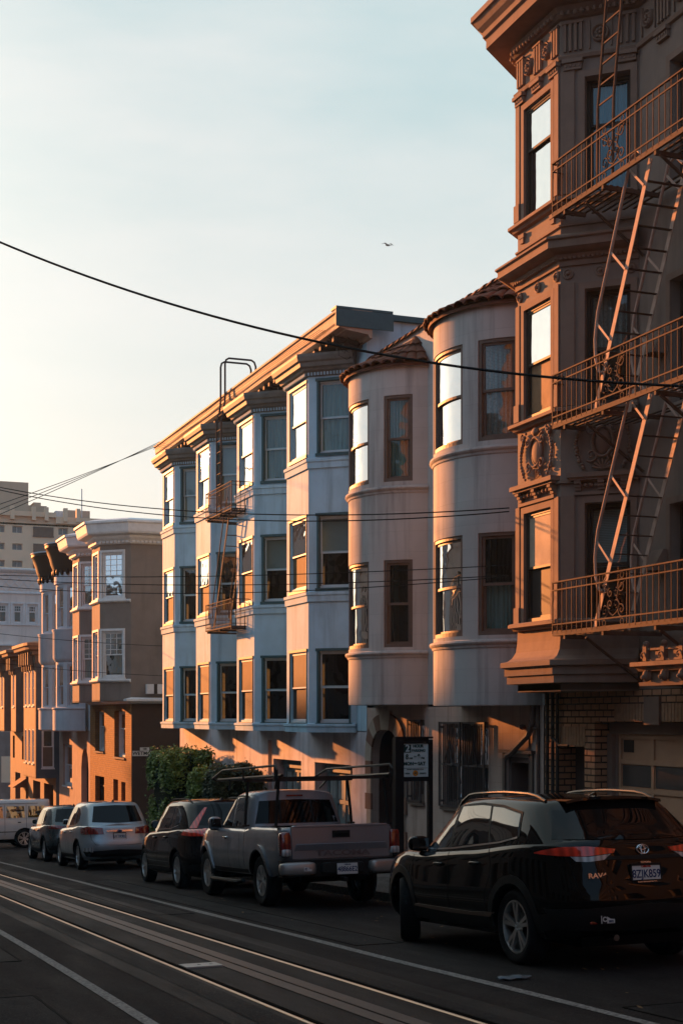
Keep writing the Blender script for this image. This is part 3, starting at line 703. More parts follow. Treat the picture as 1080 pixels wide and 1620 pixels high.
for q in (Vector((0, 0, 0)), off): ld.tube([a0 + q, a1 + q, a2 + q, a3 + q], .022, 6)
for k in range(14):
    t = k / 13 * 2; p = a0 + (a1 - a0) * 0; p = a1 + (a2 - a1) * t if t <= 1 else a2 + (a3 - a2) * (t - 1)
    ld.bar(p, p + off, .02, .02)
ld.build('roof_ladder', IRON_B, fe)
# window box air conditioner / vent hood beside the stairs
for z in (5.35, 2.15):
    b = MB(); b.hexa([(11.72, 18.1, z), (12.0, 18.1, z), (12.0, 17.8, z), (11.72, 17.8, z), (11.9, 18.1, z + .32), (12.0, 18.1, z + .32), (12.0, 17.8, z + .32), (11.9, 17.8, z + .32)])
    o_ = b.build('vent_hood', BROWN, None); tag(o_, ('small brown metal vent hood on the wall behind the upper stair' if z > 4 else 'small brown metal vent hood on the wall behind the lower stair'), 'vent hood', 'vent hoods by the fire escape')
# ================================================================ the rendered building with two round bays
PEACH = blockmat('mauve_render', (.49, .475, .455), (.39, .365, .345), .95, .42, .0035, .55)
PEACH_L = blockmat('peach_render', (.50, .39, .33), (.40, .28, .22), .62, .30, .003, .6)
TANFR = surf('tan_window_paint', (.15, .115, .095), .5, vscale=8, vamt=.5)
TILE = surf('clay_roof_tile', (.15, .065, .042), .8, dark=(.06, .03, .022), vscale=5, vamt=1, bstr=.3)
pb = empty('apartment_building', (13, 25.5, gz(25.5)), 'grey mauve rendered building with two round bays, curved sash windows and clay tile eaves', 'building')
NS = 21.62; PT = 7.98
bays = [Arc((12.405, 27.75), 1.47, 16, 164), Arc((12.54, 23.2), 1.688, 18.6, 161.4)]
ZB, ZT = (.27, .22), 7.15
w_ = MB()
wo = {}
for i, M in enumerate(bays):
    f0, f1 = ((67, 113), (71, 111))[i]; s0, s1 = ((128, 152), (122.5, 147))[i]
    rows = [(1.42, 3.20), (4.80, 6.56)]
    wo[i] = []
    for (za, zb_) in rows:
        for a, b_ in ((180 - s1, 180 - s0), (f0, f1), (s0, s1)): wo[i].append((M.at(a), M.at(b_), za, zb_))
    w_.panel(M, 0, M.L, ZB[i], ZT, wo[i], .11)
    pts = M.plan(); w_.slab([tuple(p) for p in pts], ZB[i] - .02, ZB[i] + .03)
for a, b_ in (((12, 29.62), tuple(bays[0].plan()[0])), (tuple(bays[0].plan()[-1]), tuple(bays[1].plan()[0])), (tuple(bays[1].plan()[-1]), (12, NS - .1))):
    F = Flat((12, a[1]), (12, b_[1])); 
    if F.L > .02 and a[1] > b_[1]: w_.panel(F, 0, F.L, .2, PT, [], .1)
for M in bays:                             # wall above the tiled bay roofs
    p = M.plan(); F = Flat((12, p[0][1]), (12, p[-1][1])); w_.panel(F, 0, F.L, ZT - .1, PT, [], .1)
w_.panel(Flat((30, 29.6), (12, 29.6)), 0, 18, -6, PT, [], .1); w_.panel(Flat((30, 21.6), (30, 29.6)), 0, 8, -6, PT, [], .1)
w_.build('wall', PEACH, pb, smooth=True, angle=25, merge=True)
rf = MB(); rf.slab([(12.05, 29.6), (30, 29.6), (30, 21.6), (12.05, 21.6)], 7.5, 7.6); rf.build('roof', surf('roof_felt', (.05, .05, .05), .9), pb)
cu = {0: {2: ('lace', (0, 1)), 5: ('teal', (0, 1)), 1: None, 4: ('cream', (0, 1))}, 1: {2: ('teal', (0, .5)), 5: ('lace', (0, 1)), 4: ('cream', (0, .9)), 1: ('cream', (0, 1))}}
for i, M in enumerate(bays):
    for j, o in enumerate(wo[i]):
        c = cu[i].get(j)
        if i == 0 and j == 2: c = None
        window(pb, M, *o, .09, TANFR, None, .06, .5, c[0] if c else None, c[1] if c else (0, 1), glass=GLASS_OLD, sill=.0)
        if (i, j) in ((0, 5), (1, 5)):
            b = MB(); b.sbox(M, o[0] + .1, o[1] - .1, (o[2] + o[3]) / 2, o[3] - .08, -.20, -.195); b.build('blind', CURT['blind'], pb)
    # rounded string courses under the windows
    for z in (1.30, 4.66):
        b = MB(); b.sweep([tuple(M(M.L * k / 40, 0, 0)[:2]) for k in range(41)], [(-.02, z - .10), (.02, z - .09), (.03, z - .05), (.06, z - .03), (.075, z), (.065, z + .035), (.01, z + .05), (-.02, z + .05)])
        b.build('string_course', PEACH, pb, smooth=True, angle=40)
    # fan of barrel tiles over the bay
    t = MB(); n = 17 if i == 0 else 19; c = M.c; rin = 0.0
    p = M.plan(); yc = M.c[1]
    ang0, ang1 = M.a0, M.a1
    base = MB(); arc = [M(M.L * k / 24, 0, .10)[:2] for k in range(25)]
    base.grid([[(q[0], q[1], ZT - .03) for q in arc], [(q[0], q[1], ZT + .03) for q in arc], [(12.02, yc + (q[1] - yc) * .62, 7.74) for q in arc]])
    base.build('roof_deck', TILE, pb)
    for k in range(n):
        s = M.L * (k + .5) / n; e = Vector(M(s, ZT, .13)); yy = yc + (e.y - yc) * .55; tp = Vector((12.02, yy, 7.80))
        for cs in range(3):
            q0 = e + (tp - e) * (cs / 3.0); q1 = e + (tp - e) * ((cs + 1.12) / 3.0)
            w0 = .5 * M.L / n * 1.12 * (1 - .33 * cs / 3); w1 = w0 * .8
            d = (tp - e).normalized(); sd_ = Vector((-d.y, d.x, 0)).normalized(); up = d.cross(sd_); up = up if up.z > 0 else -up
            jit = random.uniform(-.012, .012)
            r0 = [q0 + sd_ * w0 * math.cos(math.pi * h / 6) + up * (w0 * .62 * math.sin(math.pi * h / 6) + .05 + jit) for h in range(7)]
            r1 = [q1 + sd_ * w1 * math.cos(math.pi * h / 6) + up * (w1 * .62 * math.sin(math.pi * h / 6) + .015 + jit) for h in range(7)]
            t.grid([r0, r1]); t.grid([r0, [x - up * .018 for x in r0]])
            t.grid([[x - up * .018 for x in r0], [x - up * .018 for x in r1]])
    t.build('roof_tiles', TILE, pb, smooth=True, angle=50)
# coping tiles along the parapet
t = MB(); y = 21.7
while y < 29.5:
    h = random.uniform(-.008, .008); r0 = [Vector((12.06 + .16 * math.cos(math.pi * k / 6), y, PT - .02 + .10 * math.sin(math.pi * k / 6) + h)) for k in range(7)]
    r1 = [Vector((12.06 + .125 * math.cos(math.pi * k / 6), y + .37, PT - .035 + .08 * math.sin(math.pi * k / 6) + h)) for k in range(7)]
    t.grid([r0, r1]); t.grid([r0, [x + Vector((0, 0, -.02)) for x in r0]]); y += .33
t.build('coping_tiles', TILE, pb, smooth=True, angle=50)
v_ = MB(); v_.box(13.2, 13.9, 23.6, 24.3, 7.6, 8.55); v_.hexa([(13.1, 23.5, 8.55), (14.0, 23.5, 8.55), (14.0, 24.4, 8.55), (13.1, 24.4, 8.55), (13.3, 23.7, 8.8), (13.8, 23.7, 8.8), (13.8, 24.2, 8.8), (13.3, 24.2, 8.8)])
v_.tube([(13.5, 26.2, 7.5), (13.5, 26.2, 8.6)], .06, 8); v_.build('roof_vent', surf('grey_vent_metal', (.25, .28, .30), .5, .4), pb)
# ground floor
G = Flat((12, 29.62), (12, 21.55))
def ga(y): return 29.62 - y
arch = (ga(29.28), ga(27.72)); ac = (arch[0] + arch[1]) / 2; ar = (arch[1] - arch[0]) / 2
gops = [(ga(27.2), ga(26.5), -1.75, -.06), (ga(25.6), ga(23.64), -1.76, -.1), (ga(22.92), ga(21.98), -5, -.72), (arch[0], arch[1], -5, -.28)]
g_ = MB(); g_.panel(G, 0, G.L, -5, .25, gops, .16); g_.panel(Flat((12, 29.6), (12.02, 29.6)), 0, .02, -5, 0, [], .1); g_.build('ground_floor_wall', PEACH_L, pb)
# rounded corners of the arch + surround of alternating stones
st_l = surf('cream_stone', (.42, .34, .27), .8, vscale=6, vamt=.5); st_d = surf('brown_stone', (.22, .125, .09), .8, vscale=6, vamt=.5)
rc = .42
def archpt(t, rr):      # t 0..1 round the head of the opening (flattened arch)
    f = math.pi * (1 - t); n = 2.6; c_, s_ = math.cos(f), math.sin(f)
    return (ac + math.copysign(abs(c_) ** (2 / n), c_) * (ar + rr), -.98 + (abs(s_) ** (2 / n)) * (.70 + rr))
fill = MB()
for k in range(24):
    p, q = archpt(k / 24, 0), archpt((k + 1) / 24, 0)
    fill.hexa([G(p[0], p[1], -.16), G(q[0], q[1], -.16), G(q[0], q[1], 0.001), G(p[0], p[1], 0.001), G(p[0], -.275, -.16), G(q[0], -.275, -.16), G(q[0], -.275, .001), G(p[0], -.275, .001)])
fill.build('arch_spandrel', PEACH_L, pb)
for k in range(9):
    b = MB()
    for j in range(4):
        t0, t1 = (k + j / 4) / 9, (k + (j + 1) / 4) / 9; a, c, d, e_ = archpt(t0, 0), archpt(t1, 0), archpt(t1, .34 if k != 4 else .42), archpt(t0, .34 if k != 4 else .42)
        b.hexa([G(a[0], a[1], .0), G(c[0], c[1], .0), G(d[0], d[1], .0), G(e_[0], e_[1], .0), G(a[0], a[1], .05), G(c[0], c[1], .05), G(d[0], d[1], .05), G(e_[0], e_[1], .05)])
    b.build('arch_stone', st_l if k % 2 == 0 else st_d, pb)
z = -.98; k = 1
while z > -3.3:
    for s, x0 in ((0, arch[0]), (1, arch[1])):
        b = MB(); wd = .36 if k % 2 else .26
        b.sbox(G, (x0 - wd if s == 0 else x0), (x0 if s == 0 else x0 + wd), z - .36, z - .003, .0, .05 if k % 2 == 0 else .046)
        if s == 0: b = MB(); b.sbox(G, max(.0, x0 - wd), x0, z - .36, z - .003, 0, .05)
        b.build('arch_stone', st_d if k % 2 else st_l, pb)
    z -= .36; k += 1
en = MB(); en.sbox(G, arch[0] - .02, arch[1] + .02, -5, -.2, -1.6, -1.55)
for s in (arch[0] - .03, arch[1]): en.sbox(G, s, s + .03, -5, -.2, -1.55, -.15)
en.sbox(G, arch[0], arch[1], -.25, -.2, -1.55, -.15)
for k in range(4): en.sbox(G, arch[0], arch[1], -3.4, -3.2 + k * .16, -1.55, -.35 - k * .28)
en.build('entrance_recess', surf('entrance_recess_paint', (.10, .055, .04), .7), pb)
ed = MB(); ed.sbox(G, arch[0] + .25, arch[1] - .25, -2.7, -.5, -1.55, -1.5); ed.sbox(G, arch[0] + .4, arch[1] - .4, -1.6, -.7, -1.5, -1.495); ed.build('entrance_door', surf('dark_door_paint', (.03, .02, .018), .4), pb)
# windows with iron security bars
GRILL = surf('grey_iron_bars', (.085, .075, .075), .45, .2, vamt=.5)
for oi, (o, nb) in enumerate(((gops[0], 7), (gops[1], 22))):
    window(pb, G, *o, .15, TANFR, None, .07, .5, 'teal' if oi == 0 else 'lace', (0, 1), sill=.07)
    halves = [(o[0], o[1])] if oi == 0 else [(o[0] - .02, o[0] + .93), (o[0] + 1.03, o[1] + .02)]
    for hi, (a, c) in enumerate(halves):
        b = MB(); dd = .07
        for z_ in (o[2] + .02, (o[2] + o[3]) / 2, o[3] - .02): b.sbox(G, a, c, z_ - .016, z_ + .016, dd, dd + .02)
        b.sbox(G, a, a + .035, o[2], o[3], dd, dd + .03); b.sbox(G, c - .035, c, o[2], o[3], dd, dd + .03)
        n = int((c - a) / .085)
        for k in range(1, n): q = a + (c - a) * k / n; b.sbox(G, q - .006, q + .006, o[2], o[3], dd + .004, dd + .016)
        for z_ in (o[2] + .1, o[3] - .1): b.sbox(G, a, a + .05, z_ - .02, z_ + .02, 0, dd)
        if oi == 1:
            for s in (-1, 1): b.tube([G((a + c) / 2 + s * q, -.7 + z_, dd + .03) for q, z_ in ((.02, .25), (.04, .1), (.14, -.12), (.2, -.22), (.16, -.28))], .011, 5)
        b.build('security_grille', GRILL, pb)
b = MB(); b.sbox(G, gops[1][0] + .92, gops[1][0] + 1.03, gops[1][2], gops[1][3], -.15, .03); b.build('mullion', TANFR, pb)
b = MB(); o = gops[2]; b.sbox(G, o[0], o[1], -3, o[3], -.5, -.45)
for a, c, z0, z1 in ((o[0], o[0] + .09, -3, o[3]), (o[1] - .09, o[1], -3, o[3]), (o[0], o[1], o[3] - .1, o[3])): b.sbox(G, a, c, z0, z1, -.45, -.05)
b.build('side_door', surf('side_door_paint', (.20, .14, .12), .6), pb)
b = MB(); b.sbox(G, o[0] + .5, o[1] - .12, -1.55, -.85, -.449, -.44); b.build('door_window', surf('dark_pane', (.02, .022, .025), .1, bstr=0), pb)
b = MB()
for a, c, z0, z1, d in ((o[0] - .09, o[0], -3, o[3] + .07, .04), (o[1], o[1] + .09, -3, o[3] + .07, .04), (o[0] - .14, o[1] + .14, o[3] + .07, o[3] + .13, .09)): b.sbox(G, a, c, z0, z1, 0, d)
b.build('door_casing', TANFR, pb)
b = MB(); b.tube([(11.93, 21.78, .35), (11.92, 21.8, -.1), (11.9, 21.92, -.32), (11.9, 22.5, -.62), (11.92, 22.75, -.7), (11.97, 22.85, -.72)], .055, 8)
b.tube([(11.93, 21.84, -.2), (11.93, 21.66, -.2)], .02, 5); b.build('waste_pipe', surf('painted_pipe', (.17, .12, .10), .5), pb)
b = MB(); b.tube([(11.97, 22.0, -.05), (11.97, 22.0, -3)], .018, 6); b.blob((11.93, 22.18, -.18), (.06, .06, .05)); b.tube([(11.97, 21.7, .3), (11.97, 21.7, -3)], .03, 6); b.build('waste_pipe', surf('painted_pipe', (.17, .12, .10), .5), pb)
# ================================================================ the pale blue building with four bays
BLUE = surf('pale_blue_paint', (.42, .64, .77), .75, dark=(.33, .50, .60), vscale=1.6, vamt=.7, streak=.65, bscale=45, bstr=.35)
BLUE_G = surf('weathered_lilac_paint', (.64, .63, .66), .8, dark=(.46, .38, .37), vscale=1.1, vamt=.9, streak=.8, bscale=35, bstr=.4)
TEAL = surf('teal_trim_paint', (.055, .115, .13), .5, vscale=8, vamt=.4)
SASH = surf('grey_blue_sash_paint', (.50, .64, .70), .5, vamt=.2)
TAN_C = surf('ochre_cornice_paint', (.42, .31, .23), .7, vscale=7, vamt=.6, streak=.3)
ub = empty('apartment_building', (13, 38, gz(38)), 'pale blue apartment building with four angular bays and a long bracketed cornice', 'building')
NB = [43.4, 39.3, 35.15, 31.0]           # near front corner of each bay, far to near
outline = [(12, 46.2)]; S = []; W = {}
UW = MB(); cur_z = -.34
levels = [(-.14, 1.53), (2.97, 4.65), (6.08, 7.76)]
curt = {0: {(3, 'n'): None}, }
prev = (12, 46.2)
pick = {('f', 0): 'warm', ('f', 1): 'warm', ('f', 2): 'cream', ('n', 0): None, ('n', 1): 'blind', ('n', 2): 'teal'}
for bi, yn in enumerate(NB):
    pts = [(12, yn + 2.4), (11.1, yn + 1.55), (11.1, yn), (12, yn - .75)]
    gap = Flat(prev, pts[0])
    if gap.L > .05:
        ops = [(.16, gap.L - .16, z0, z1) for z0, z1 in levels] if False else []
        UW.panel(gap, 0, gap.L, -.34, 8.9, ops, .1)
    fa = [Flat(pts[k], pts[k + 1]) for k in range(3)]
    for si, M in enumerate(fa):
        if si == 1: ops = [(.24, M.L - .10, z0, z1) for z0, z1 in levels]
        elif si == 2: ops = [(.21, M.L - .14, z0, z1) for z0, z1 in levels]
        else: ops = [(.14, M.L - .21, z0, z1) for z0, z1 in levels]
        UW.panel(M, 0, M.L, -.34, 8.4, ops, .06 if si == 1 else .17)
        for j, o in enumerate(ops):
            key = 'f' if si == 1 else 'n'
            c = pick[(key, j)]
            if key == 'n' and j == 0: c = None
            if key == 'n' and bi < 2 and j > 0: c = 'dark' if j == 1 else 'blind'
            czr = {('f', 0): (0, .5), ('f', 1): (0, .5), ('f', 2): (.5, 1)}.get((key, j), (0, 1) if j == 2 else (.5, 1))
            lab = window(ub, M, *o, .045 if si == 1 else .15, SASH, TEAL, .045, .5, c, czr, sill=.04, casing=.0, sash_covers=({0: SCR['brown'] if bi % 2 else SCR['orange'], 1: SCR['brown']} if j == 0 else ({1: SCR['orange']} if j == 1 else None)) if si == 1 else None)  # bottom-row covers paint reflected houses over both sashes
            t = MB()        # teal reveals
            t.sbox(M, o[0] - .0, o[0] + (.012 if si == 1 else .05), o[2], o[3], -.04 if si == 1 else -.15, .02); t.sbox(M, o[1] - (.012 if si == 1 else .04), o[1], o[2], o[3], -.04 if si == 1 else -.15, .02); t.sbox(M, o[0] - .03, o[1] + .03, o[3] - .012, o[3] + .05, -.04 if si == 1 else -.15, .03)
            t.build('reveal', TEAL, lab)
    UW.slab([tuple(p) for p in pts], -.34, -.30)
    UW.slab([(12.0, yn + 2.4), (11.1, yn + 1.55), (11.1, yn), (12.0, yn - .75)], 8.36, 8.40)
    for z in (-.34, 2.66, 5.74):
        mb = MB(); h = .17 if z < 0 else .22
        mb.sweep(pts, [(-.01, z - (.02 if z < 0 else 0)), (.04, z - (.02 if z < 0 else 0)), (.045, z + h * .6), (.07, z + h * .7), (.07, z + h), (-.01, z + h + .02)]); mb.build('belt_moulding', BLUE, ub)
    cb = MB(); cb.sweep(pts, [(-.01, 7.86), (.05, 7.87), (.06, 7.95), (.14, 7.98), (.16, 8.03), (.24, 8.05), (.26, 8.14), (.31, 8.17), (.34, 8.26), (.34, 8.32), (-.01, 8.38)])
    cb.build('bay_cornice', surf('dark_teal_cornice_paint', (.20, .20, .18), .6, dark=(.12, .13, .125), vscale=6, vamt=.8, streak=.3), ub)
    dn = MB()
    for M in fa:
        n = int(M.L / .075)
        for k in range(n): dn.sbox(M, k * M.L / n + .01, k * M.L / n + .045, 7.875, 7.945, .05, .09)
    dn.build('dentils', BLUE, ub)['kind'] = 'stuff'
    prev = pts[3]
gap = Flat(prev, (12, 29.64)); UW.panel(gap, 0, gap.L, -.34, 8.9, [], .1)
UW.panel(Flat((12, 29.64), (30, 29.64)), 0, 18, -6, 8.95, [], .1); UW.panel(Flat((30, 46.2), (12, 46.2)), 0, 18, -6, 8.9, [], .1); UW.panel(Flat((30, 29.64), (30, 46.2)), 0, 16.5, -6, 8.9, [], .1)
UW.build('wall', BLUE, ub)
mc = MB(); mc.sweep([(12, 46.25), (12, 29.30)], [(0, 8.42), (.06, 8.43), (.10, 8.50), (.62, 8.56), (.64, 8.58), (.80, 8.60), (.80, 8.68), (.83, 8.72), (.84, 8.90), (.88, 8.92), (.88, 8.97), (.1, 9.06), (0, 9.06)])
mc.build('cornice', TAN_C, ub)
fb_ = MB(); fb_.box(11.12, 12.5, 29.27, 29.298, 8.62, 9.0); fb_.box(11.14, 12.5, 29.298, 29.64, 9.02, 9.07); fb_.build('fascia_board', TEAL, ub)
br = MB(); y = 45.9
while y > 29.8:
    br.box(11.30, 12.0, y - .05, y + .05, 8.44, 8.56); br.box(11.55, 12.0, y - .05, y + .05, 8.36, 8.44); y -= .42
br.build('cornice_bracket', surf('dark_soffit_paint', (.09, .08, .075), .7), ub)
sm = MB(); sm.box(12.6, 30, 29.55, 29.66, 8.95, 9.08); sm.build('side_coping', TEAL, ub)
rf = MB(); rf.slab([(12, 29.7), (12, 46.1), (29.9, 46.1), (29.9, 29.7)], 8.90, 9.0); rf.build('roof', surf('roof_felt', (.05, .05, .05), .9), ub)
# ground floor with two garages
G = Flat((12, 46.2), (12, 29.64)); f = lambda y: 46.2 - y
go = [(f(36.3), f(34.05), -6, -1.12), (f(33.05), f(30.6), -6, -1.12), (f(36.75), f(36.42), -6, -.62), (f(45.2), f(44.2), -6, -1.5)]
gw = MB(); gw.panel(G, 0, G.L, -6, -.32, go, .35); gw.panel(Flat((12.9, 46.2), (12, 46.2)), 0, .9, -6, -.3, [], .1); gw.build('ground_floor_wall', BLUE_G, ub)
b = MB()
for o in go: b.sbox(G, o[0], o[1], -6, o[3], -.40, -.36)
b.build('garage_shade_sheet', ROOM, ub)  # dark sheet paints the shade at the back of the openings
GD = surf('grey_garage_paint', (.15, .19, .20), .6, vamt=.5)
for o in go[:2]:
    gd = MB(); gd.sbox(G, o[0] + .25, o[1], -4, o[3] - .22, -.35, -.30); gd.sbox(G, o[0] + .25, o[1], o[3] - .22, o[3], -.33, -.2)
    nn = 4; wd = (o[1] - o[0] - .25) / nn
    for k in range(nn + 1): q = o[0] + .25 + k * wd; gd.sbox(G, q - .05, min(q + .05, o[1]), -4, o[3] - .22, -.30, -.27)
    for z in (-1.4, -2.05, -2.7): gd.sbox(G, o[0] + .25, o[1], z - .05, z + .05, -.30, -.272)
    go_ = gd.build('garage_door', GD, ub); pn = MB()
    for k in range(nn):
        for j in range(2):
            q = o[0] + .25 + k * wd + .07; pn.sbox(G, q + j * (wd - .12) / 2, q + (j + 1) * (wd - .12) / 2 - .03, -1.98, -1.46, -.298, -.29)
    pn.build('pane', surf('pale_frosted_pane', (.35, .4, .4), .2, spec=.6, bstr=0), go_)
# iron fire escape on the blue building
IRON_G = surf('grey_iron_paint', (.06, .057, .06), .85, vamt=.4, spec=.08)
fb = empty('fire_escape', (11.2, 37.2, 2.3), 'small grey iron fire escape with gooseneck ladder on the pale blue building', 'fire escape')
for zb in (2.36, 5.45):
    top = zb + .74; X0 = 10.70; r = MB()
    for z, h in ((zb + .02, .035), (zb + .1, .014), (top - .1, .014), (top, .02)):
        r.bar((X0, 38.35, z), (X0, 35.85, z), .02, h); r.bar((X0, 35.85, z), (11.4, 35.85, z), .02, h); r.bar((X0, 38.35, z), (11.08, 38.35, z), .02, h)
    ro = r.build('balcony_rail', IRON_G, fb); p = MB(); y = 38.35
    while y > 35.8: p.bar((X0, y, zb), (X0, y, top), .013, .013, (0, 1, 0)); y -= .13
    for k in range(6): p.bar((X0 + k * .12, 35.85, zb), (X0 + k * .12, 35.85, top), .018, .018, (0, 1, 0))
    p.build('baluster', IRON_G, ro); fl = MB()
    for k in range(8): fl.bar((X0 + .03 + k * .07, 38.3, zb), (X0 + .03 + k * .07, 35.9, zb), .04, .012)
    for y in (38.2, 37.0, 35.9): fl.bar((X0, y, zb - .03), (11.9, y, zb - .03), .04, .05)
    fl.build('balcony_floor', IRON_G, ro)
st = MB()
for x in (10.86, 11.3): st.bar((x, 36.6, 5.45), (x, 38.1, 2.4), .02, .08, (0, 1, 0))
for k in range(1, 11): y = 36.6 + 1.5 * k / 11; z = 5.45 - 3.05 * k / 11; st.bar((10.86, y, z), (11.3, y, z), .12, .012)
for x in (10.84, 11.32): st.tube([(x, 36.7, 5.9), (x, 37.1, 5.3), (x, 38.2, 3.0), (x, 38.15, 2.75)], .016, 5)
st.build('stair', IRON_G, fb)
ld = MB(); 
for y in (38.05, 37.62):
    ld.tube([(10.93, y, 5.5), (10.93, y, 8.1), (11.0, y, 8.4), (11.04, y, 8.75), (11.04, y, 9.7), (11.07, y, 9.81), (11.15, y, 9.86), (11.8, y, 9.86), (11.88, y, 9.81), (11.92, y, 9.7), (11.92, y, 9.03)], .028, 7)
k = 5.8
while k < 7.9: ld.bar((10.93, 38.05, k), (10.93, 37.62, k), .022, .022); k += .3
for x, z in ((10.98, 8.33), (11.04, 8.75)): ld.bar((x, 38.05, z), (x, 37.62, z), .022, .022)
ld.build('roof_ladder', IRON_G, fb)
# tangle of wires hung under the cornice end
b = MB(); rnd = random.Random(3)
for k in range(9):
    y = 29.75 + rnd.random() * .5; z = 8.5 + rnd.random() * .35; q = []
    for t in range(10): q.append((11.25 + t * .10 + rnd.uniform(-.05, .05), y - t * .02, z - .5 * math.sin(t * .35) * rnd.random()))
    b.tube(q, .006, 4)
for k in range(4): 
    x = 11.0 + k * .06; b.tube([(x, 45.8, 8.78), (x - .03, 40, 8.72 + .05 * math.sin(k)), (x, 35, 8.80), (x + .02, 30, 8.7)], .007, 4)
b.build('cable_tangle', surf('black_cable', (.01, .01, .01), .6, bstr=0), ub)

# ================================================================ clipped hedges at the kerb front of the blue building
def leafmat(name, c1, c2):
    m, nt, b_ = nt_new(name); oi = N(nt, 'ShaderNodeNewGeometry')
    c = mixc(nt, oi.outputs['Random Per Island'], c1, c2); nt.links.new(c, b_.inputs['Base Color']); b_.inputs['Roughness'].default_value = .55
    b_.inputs['Transmission Weight'].default_value = 0; b_.inputs['Subsurface Weight'].default_value = 0; return m
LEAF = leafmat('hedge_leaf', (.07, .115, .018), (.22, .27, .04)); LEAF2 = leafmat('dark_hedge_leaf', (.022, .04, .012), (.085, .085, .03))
def hedge(x0, x1, y0, y1, ztop, n, mat, label, seed, rough=1.0):
    rnd = random.Random(seed); zg = gz((y0 + y1) / 2) + .12
    root = empty('hedge', ((x0 + x1) / 2, (y0 + y1) / 2, zg), label, 'hedge', 'clipped hedges on the pavement')
    b = MB(); H = ztop - zg; cx, cy, cz_ = (x0 + x1) / 2, (y0 + y1) / 2, zg + .35 + (H - .35) / 2
    ax, ay, az = (x1 - x0) / 2, (y1 - y0) / 2, (H - .35) / 2
    def pw(q, e): return math.copysign(abs(q) ** e, q)
    from mathutils import noise as mn
    for k in range(n):
        ph = math.asin(rnd.uniform(-1, 1)); t = rnd.uniform(0, 6.2832); e = .42
        d = Vector((ax * pw(math.cos(ph), e) * pw(math.cos(t), e), ay * pw(math.cos(ph), e) * pw(math.sin(t), e), az * pw(math.sin(ph), e)))
        p0 = Vector((cx, cy, cz_)) + d
        q = .98 + .11 * mn.noise(p0 * 1.3) + .09 * mn.noise(p0 * 4) - abs(rnd.gauss(0, .05))
        if rnd.random() < .05: q += rnd.uniform(.03, .14)
        p = Vector((cx, cy, cz_)) + d * q
        s = rnd.uniform(.03, .062); u = Vector((rnd.gauss(0, 1), rnd.gauss(0, 1), rnd.gauss(0, 1))).normalized(); v = u.orthogonal().normalized()
        b.face([p - u * s, p + v * s * .55, p + u * s, p - v * s * .55])
    b.build('foliage', mat, root)
    c = MB(); c.blob((cx, cy, cz_), (ax * .86, ay * .86, az * .9), 4, 24, 12); c.build('shade_core', surf('hedge_shade_twigs', (.018, .022, .010), .95, vscale=14, vamt=.9, bscale=14, bstr=1, bdist=.1), root)  # dark solid core paints the shade behind the leaves
    t = MB(); t.tube([(cx, cy, zg - .05), (cx, cy, zg + .8)], .09, 8); t.build('trunk', surf('hedge_bark', (.08, .06, .045), .9), root)
hedge(10.3, 11.85, 41.2, 44.0, -.95, 30000, LEAF, 'largest and tallest clipped green hedge beside the dark brick side wall', 1)
hedge(10.3, 11.7, 38.0, 39.3, -1.42, 17000, LEAF, 'middle clipped green hedge between the tall hedge and the low dark one', 2)
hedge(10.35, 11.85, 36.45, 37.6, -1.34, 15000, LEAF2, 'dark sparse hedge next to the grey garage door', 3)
# ================================================================ taupe building over orange brick
TAUPE = surf('taupe_render', (.235, .195, .17), .85, vscale=1.4, vamt=.5, streak=.35)
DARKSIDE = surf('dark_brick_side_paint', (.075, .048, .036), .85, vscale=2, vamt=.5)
WHITE = surf('off_white_trim', (.72, .72, .72), .6, vscale=6, vamt=.35, streak=.2)
BRICK_O = brickmat('orange_brick', (.34, .16, .06), (.26, .12, .045), (.20, .11, .06), .22, .085, .010)
tb = empty('apartment_building', (13, 57, gz(57)), 'taupe building with white sash windows on rounded bays above an orange brick ground floor', 'building')
B1 = [(12, 56.9), (11.0, 56.1), (11.0, 54.55), (12, 53.6)]; B2 = [(12, 61.3), (11.0, 60.3), (11.0, 58.8), (12, 57.9)]
full = [(12, 61.6)] + B2 + B1 + [(30, 53.5)]
tw = MB()
segs_ = [Flat(full[k], full[k + 1]) for k in range(len(full) - 1)]
lv = [(1.50, 3.30), (4.56, 6.32)]
for i, M in enumerate(segs_):
    ops = []
    if i in (2, 6): ops = [(.30, M.L - .22, a, b_) for a, b_ in lv]
    if i in (3, 7): ops = [(.10, M.L - .34, a, b_) for a, b_ in lv]
    tw.panel(M, 0, M.L, .62, 7.0, ops, .12)
    for j, o in enumerate(ops): window(tb, M, *o, .10, WHITE, WHITE, .06, .5, ['lace', 'cream', 'cream', 'lace'][(i + j) % 4], (0, 1), sill=.06, grid=(3, 4), casing=.09)
tw.slab(B1, .60, .64); tw.slab(B2, .60, .64)
tw.panel(Flat((30, 61.6), (12, 61.6)), 0, 18, -8, 7, [], .1); tw.panel(Flat((30, 53.5), (30, 61.6)), 0, 8.1, -8, 7, [], .1)
tw.build('wall', TAUPE, tb)
m = MB()
for z in (1.38, 4.44): m.sweep(full[:-1], [(0, z - .06), (.06, z - .04), (.10, z), (.10, z + .05), (0, z + .07)])
m.build('sill_moulding', WHITE, tb)
m = MB(); m.sweep(full, [(0, 6.62), (.05, 6.63), (.08, 6.74), (.22, 6.84), (.26, 6.92), (.50, 6.98), (.54, 7.05), (.60, 7.34), (.66, 7.38), (.66, 7.46), (.2, 7.58), (0, 7.58)]); m.build('cornice', WHITE, tb)
m = MB()
for M in segs_:
    n = int(M.L / .16)
    if n < 1: continue
    for k in range(n): m.sbox(M, (k + .2) * M.L / n, (k + .8) * M.L / n, 6.66, 6.75, .07, .15)
m.build('dentil_moulding', WHITE, tb)['kind'] = 'stuff'
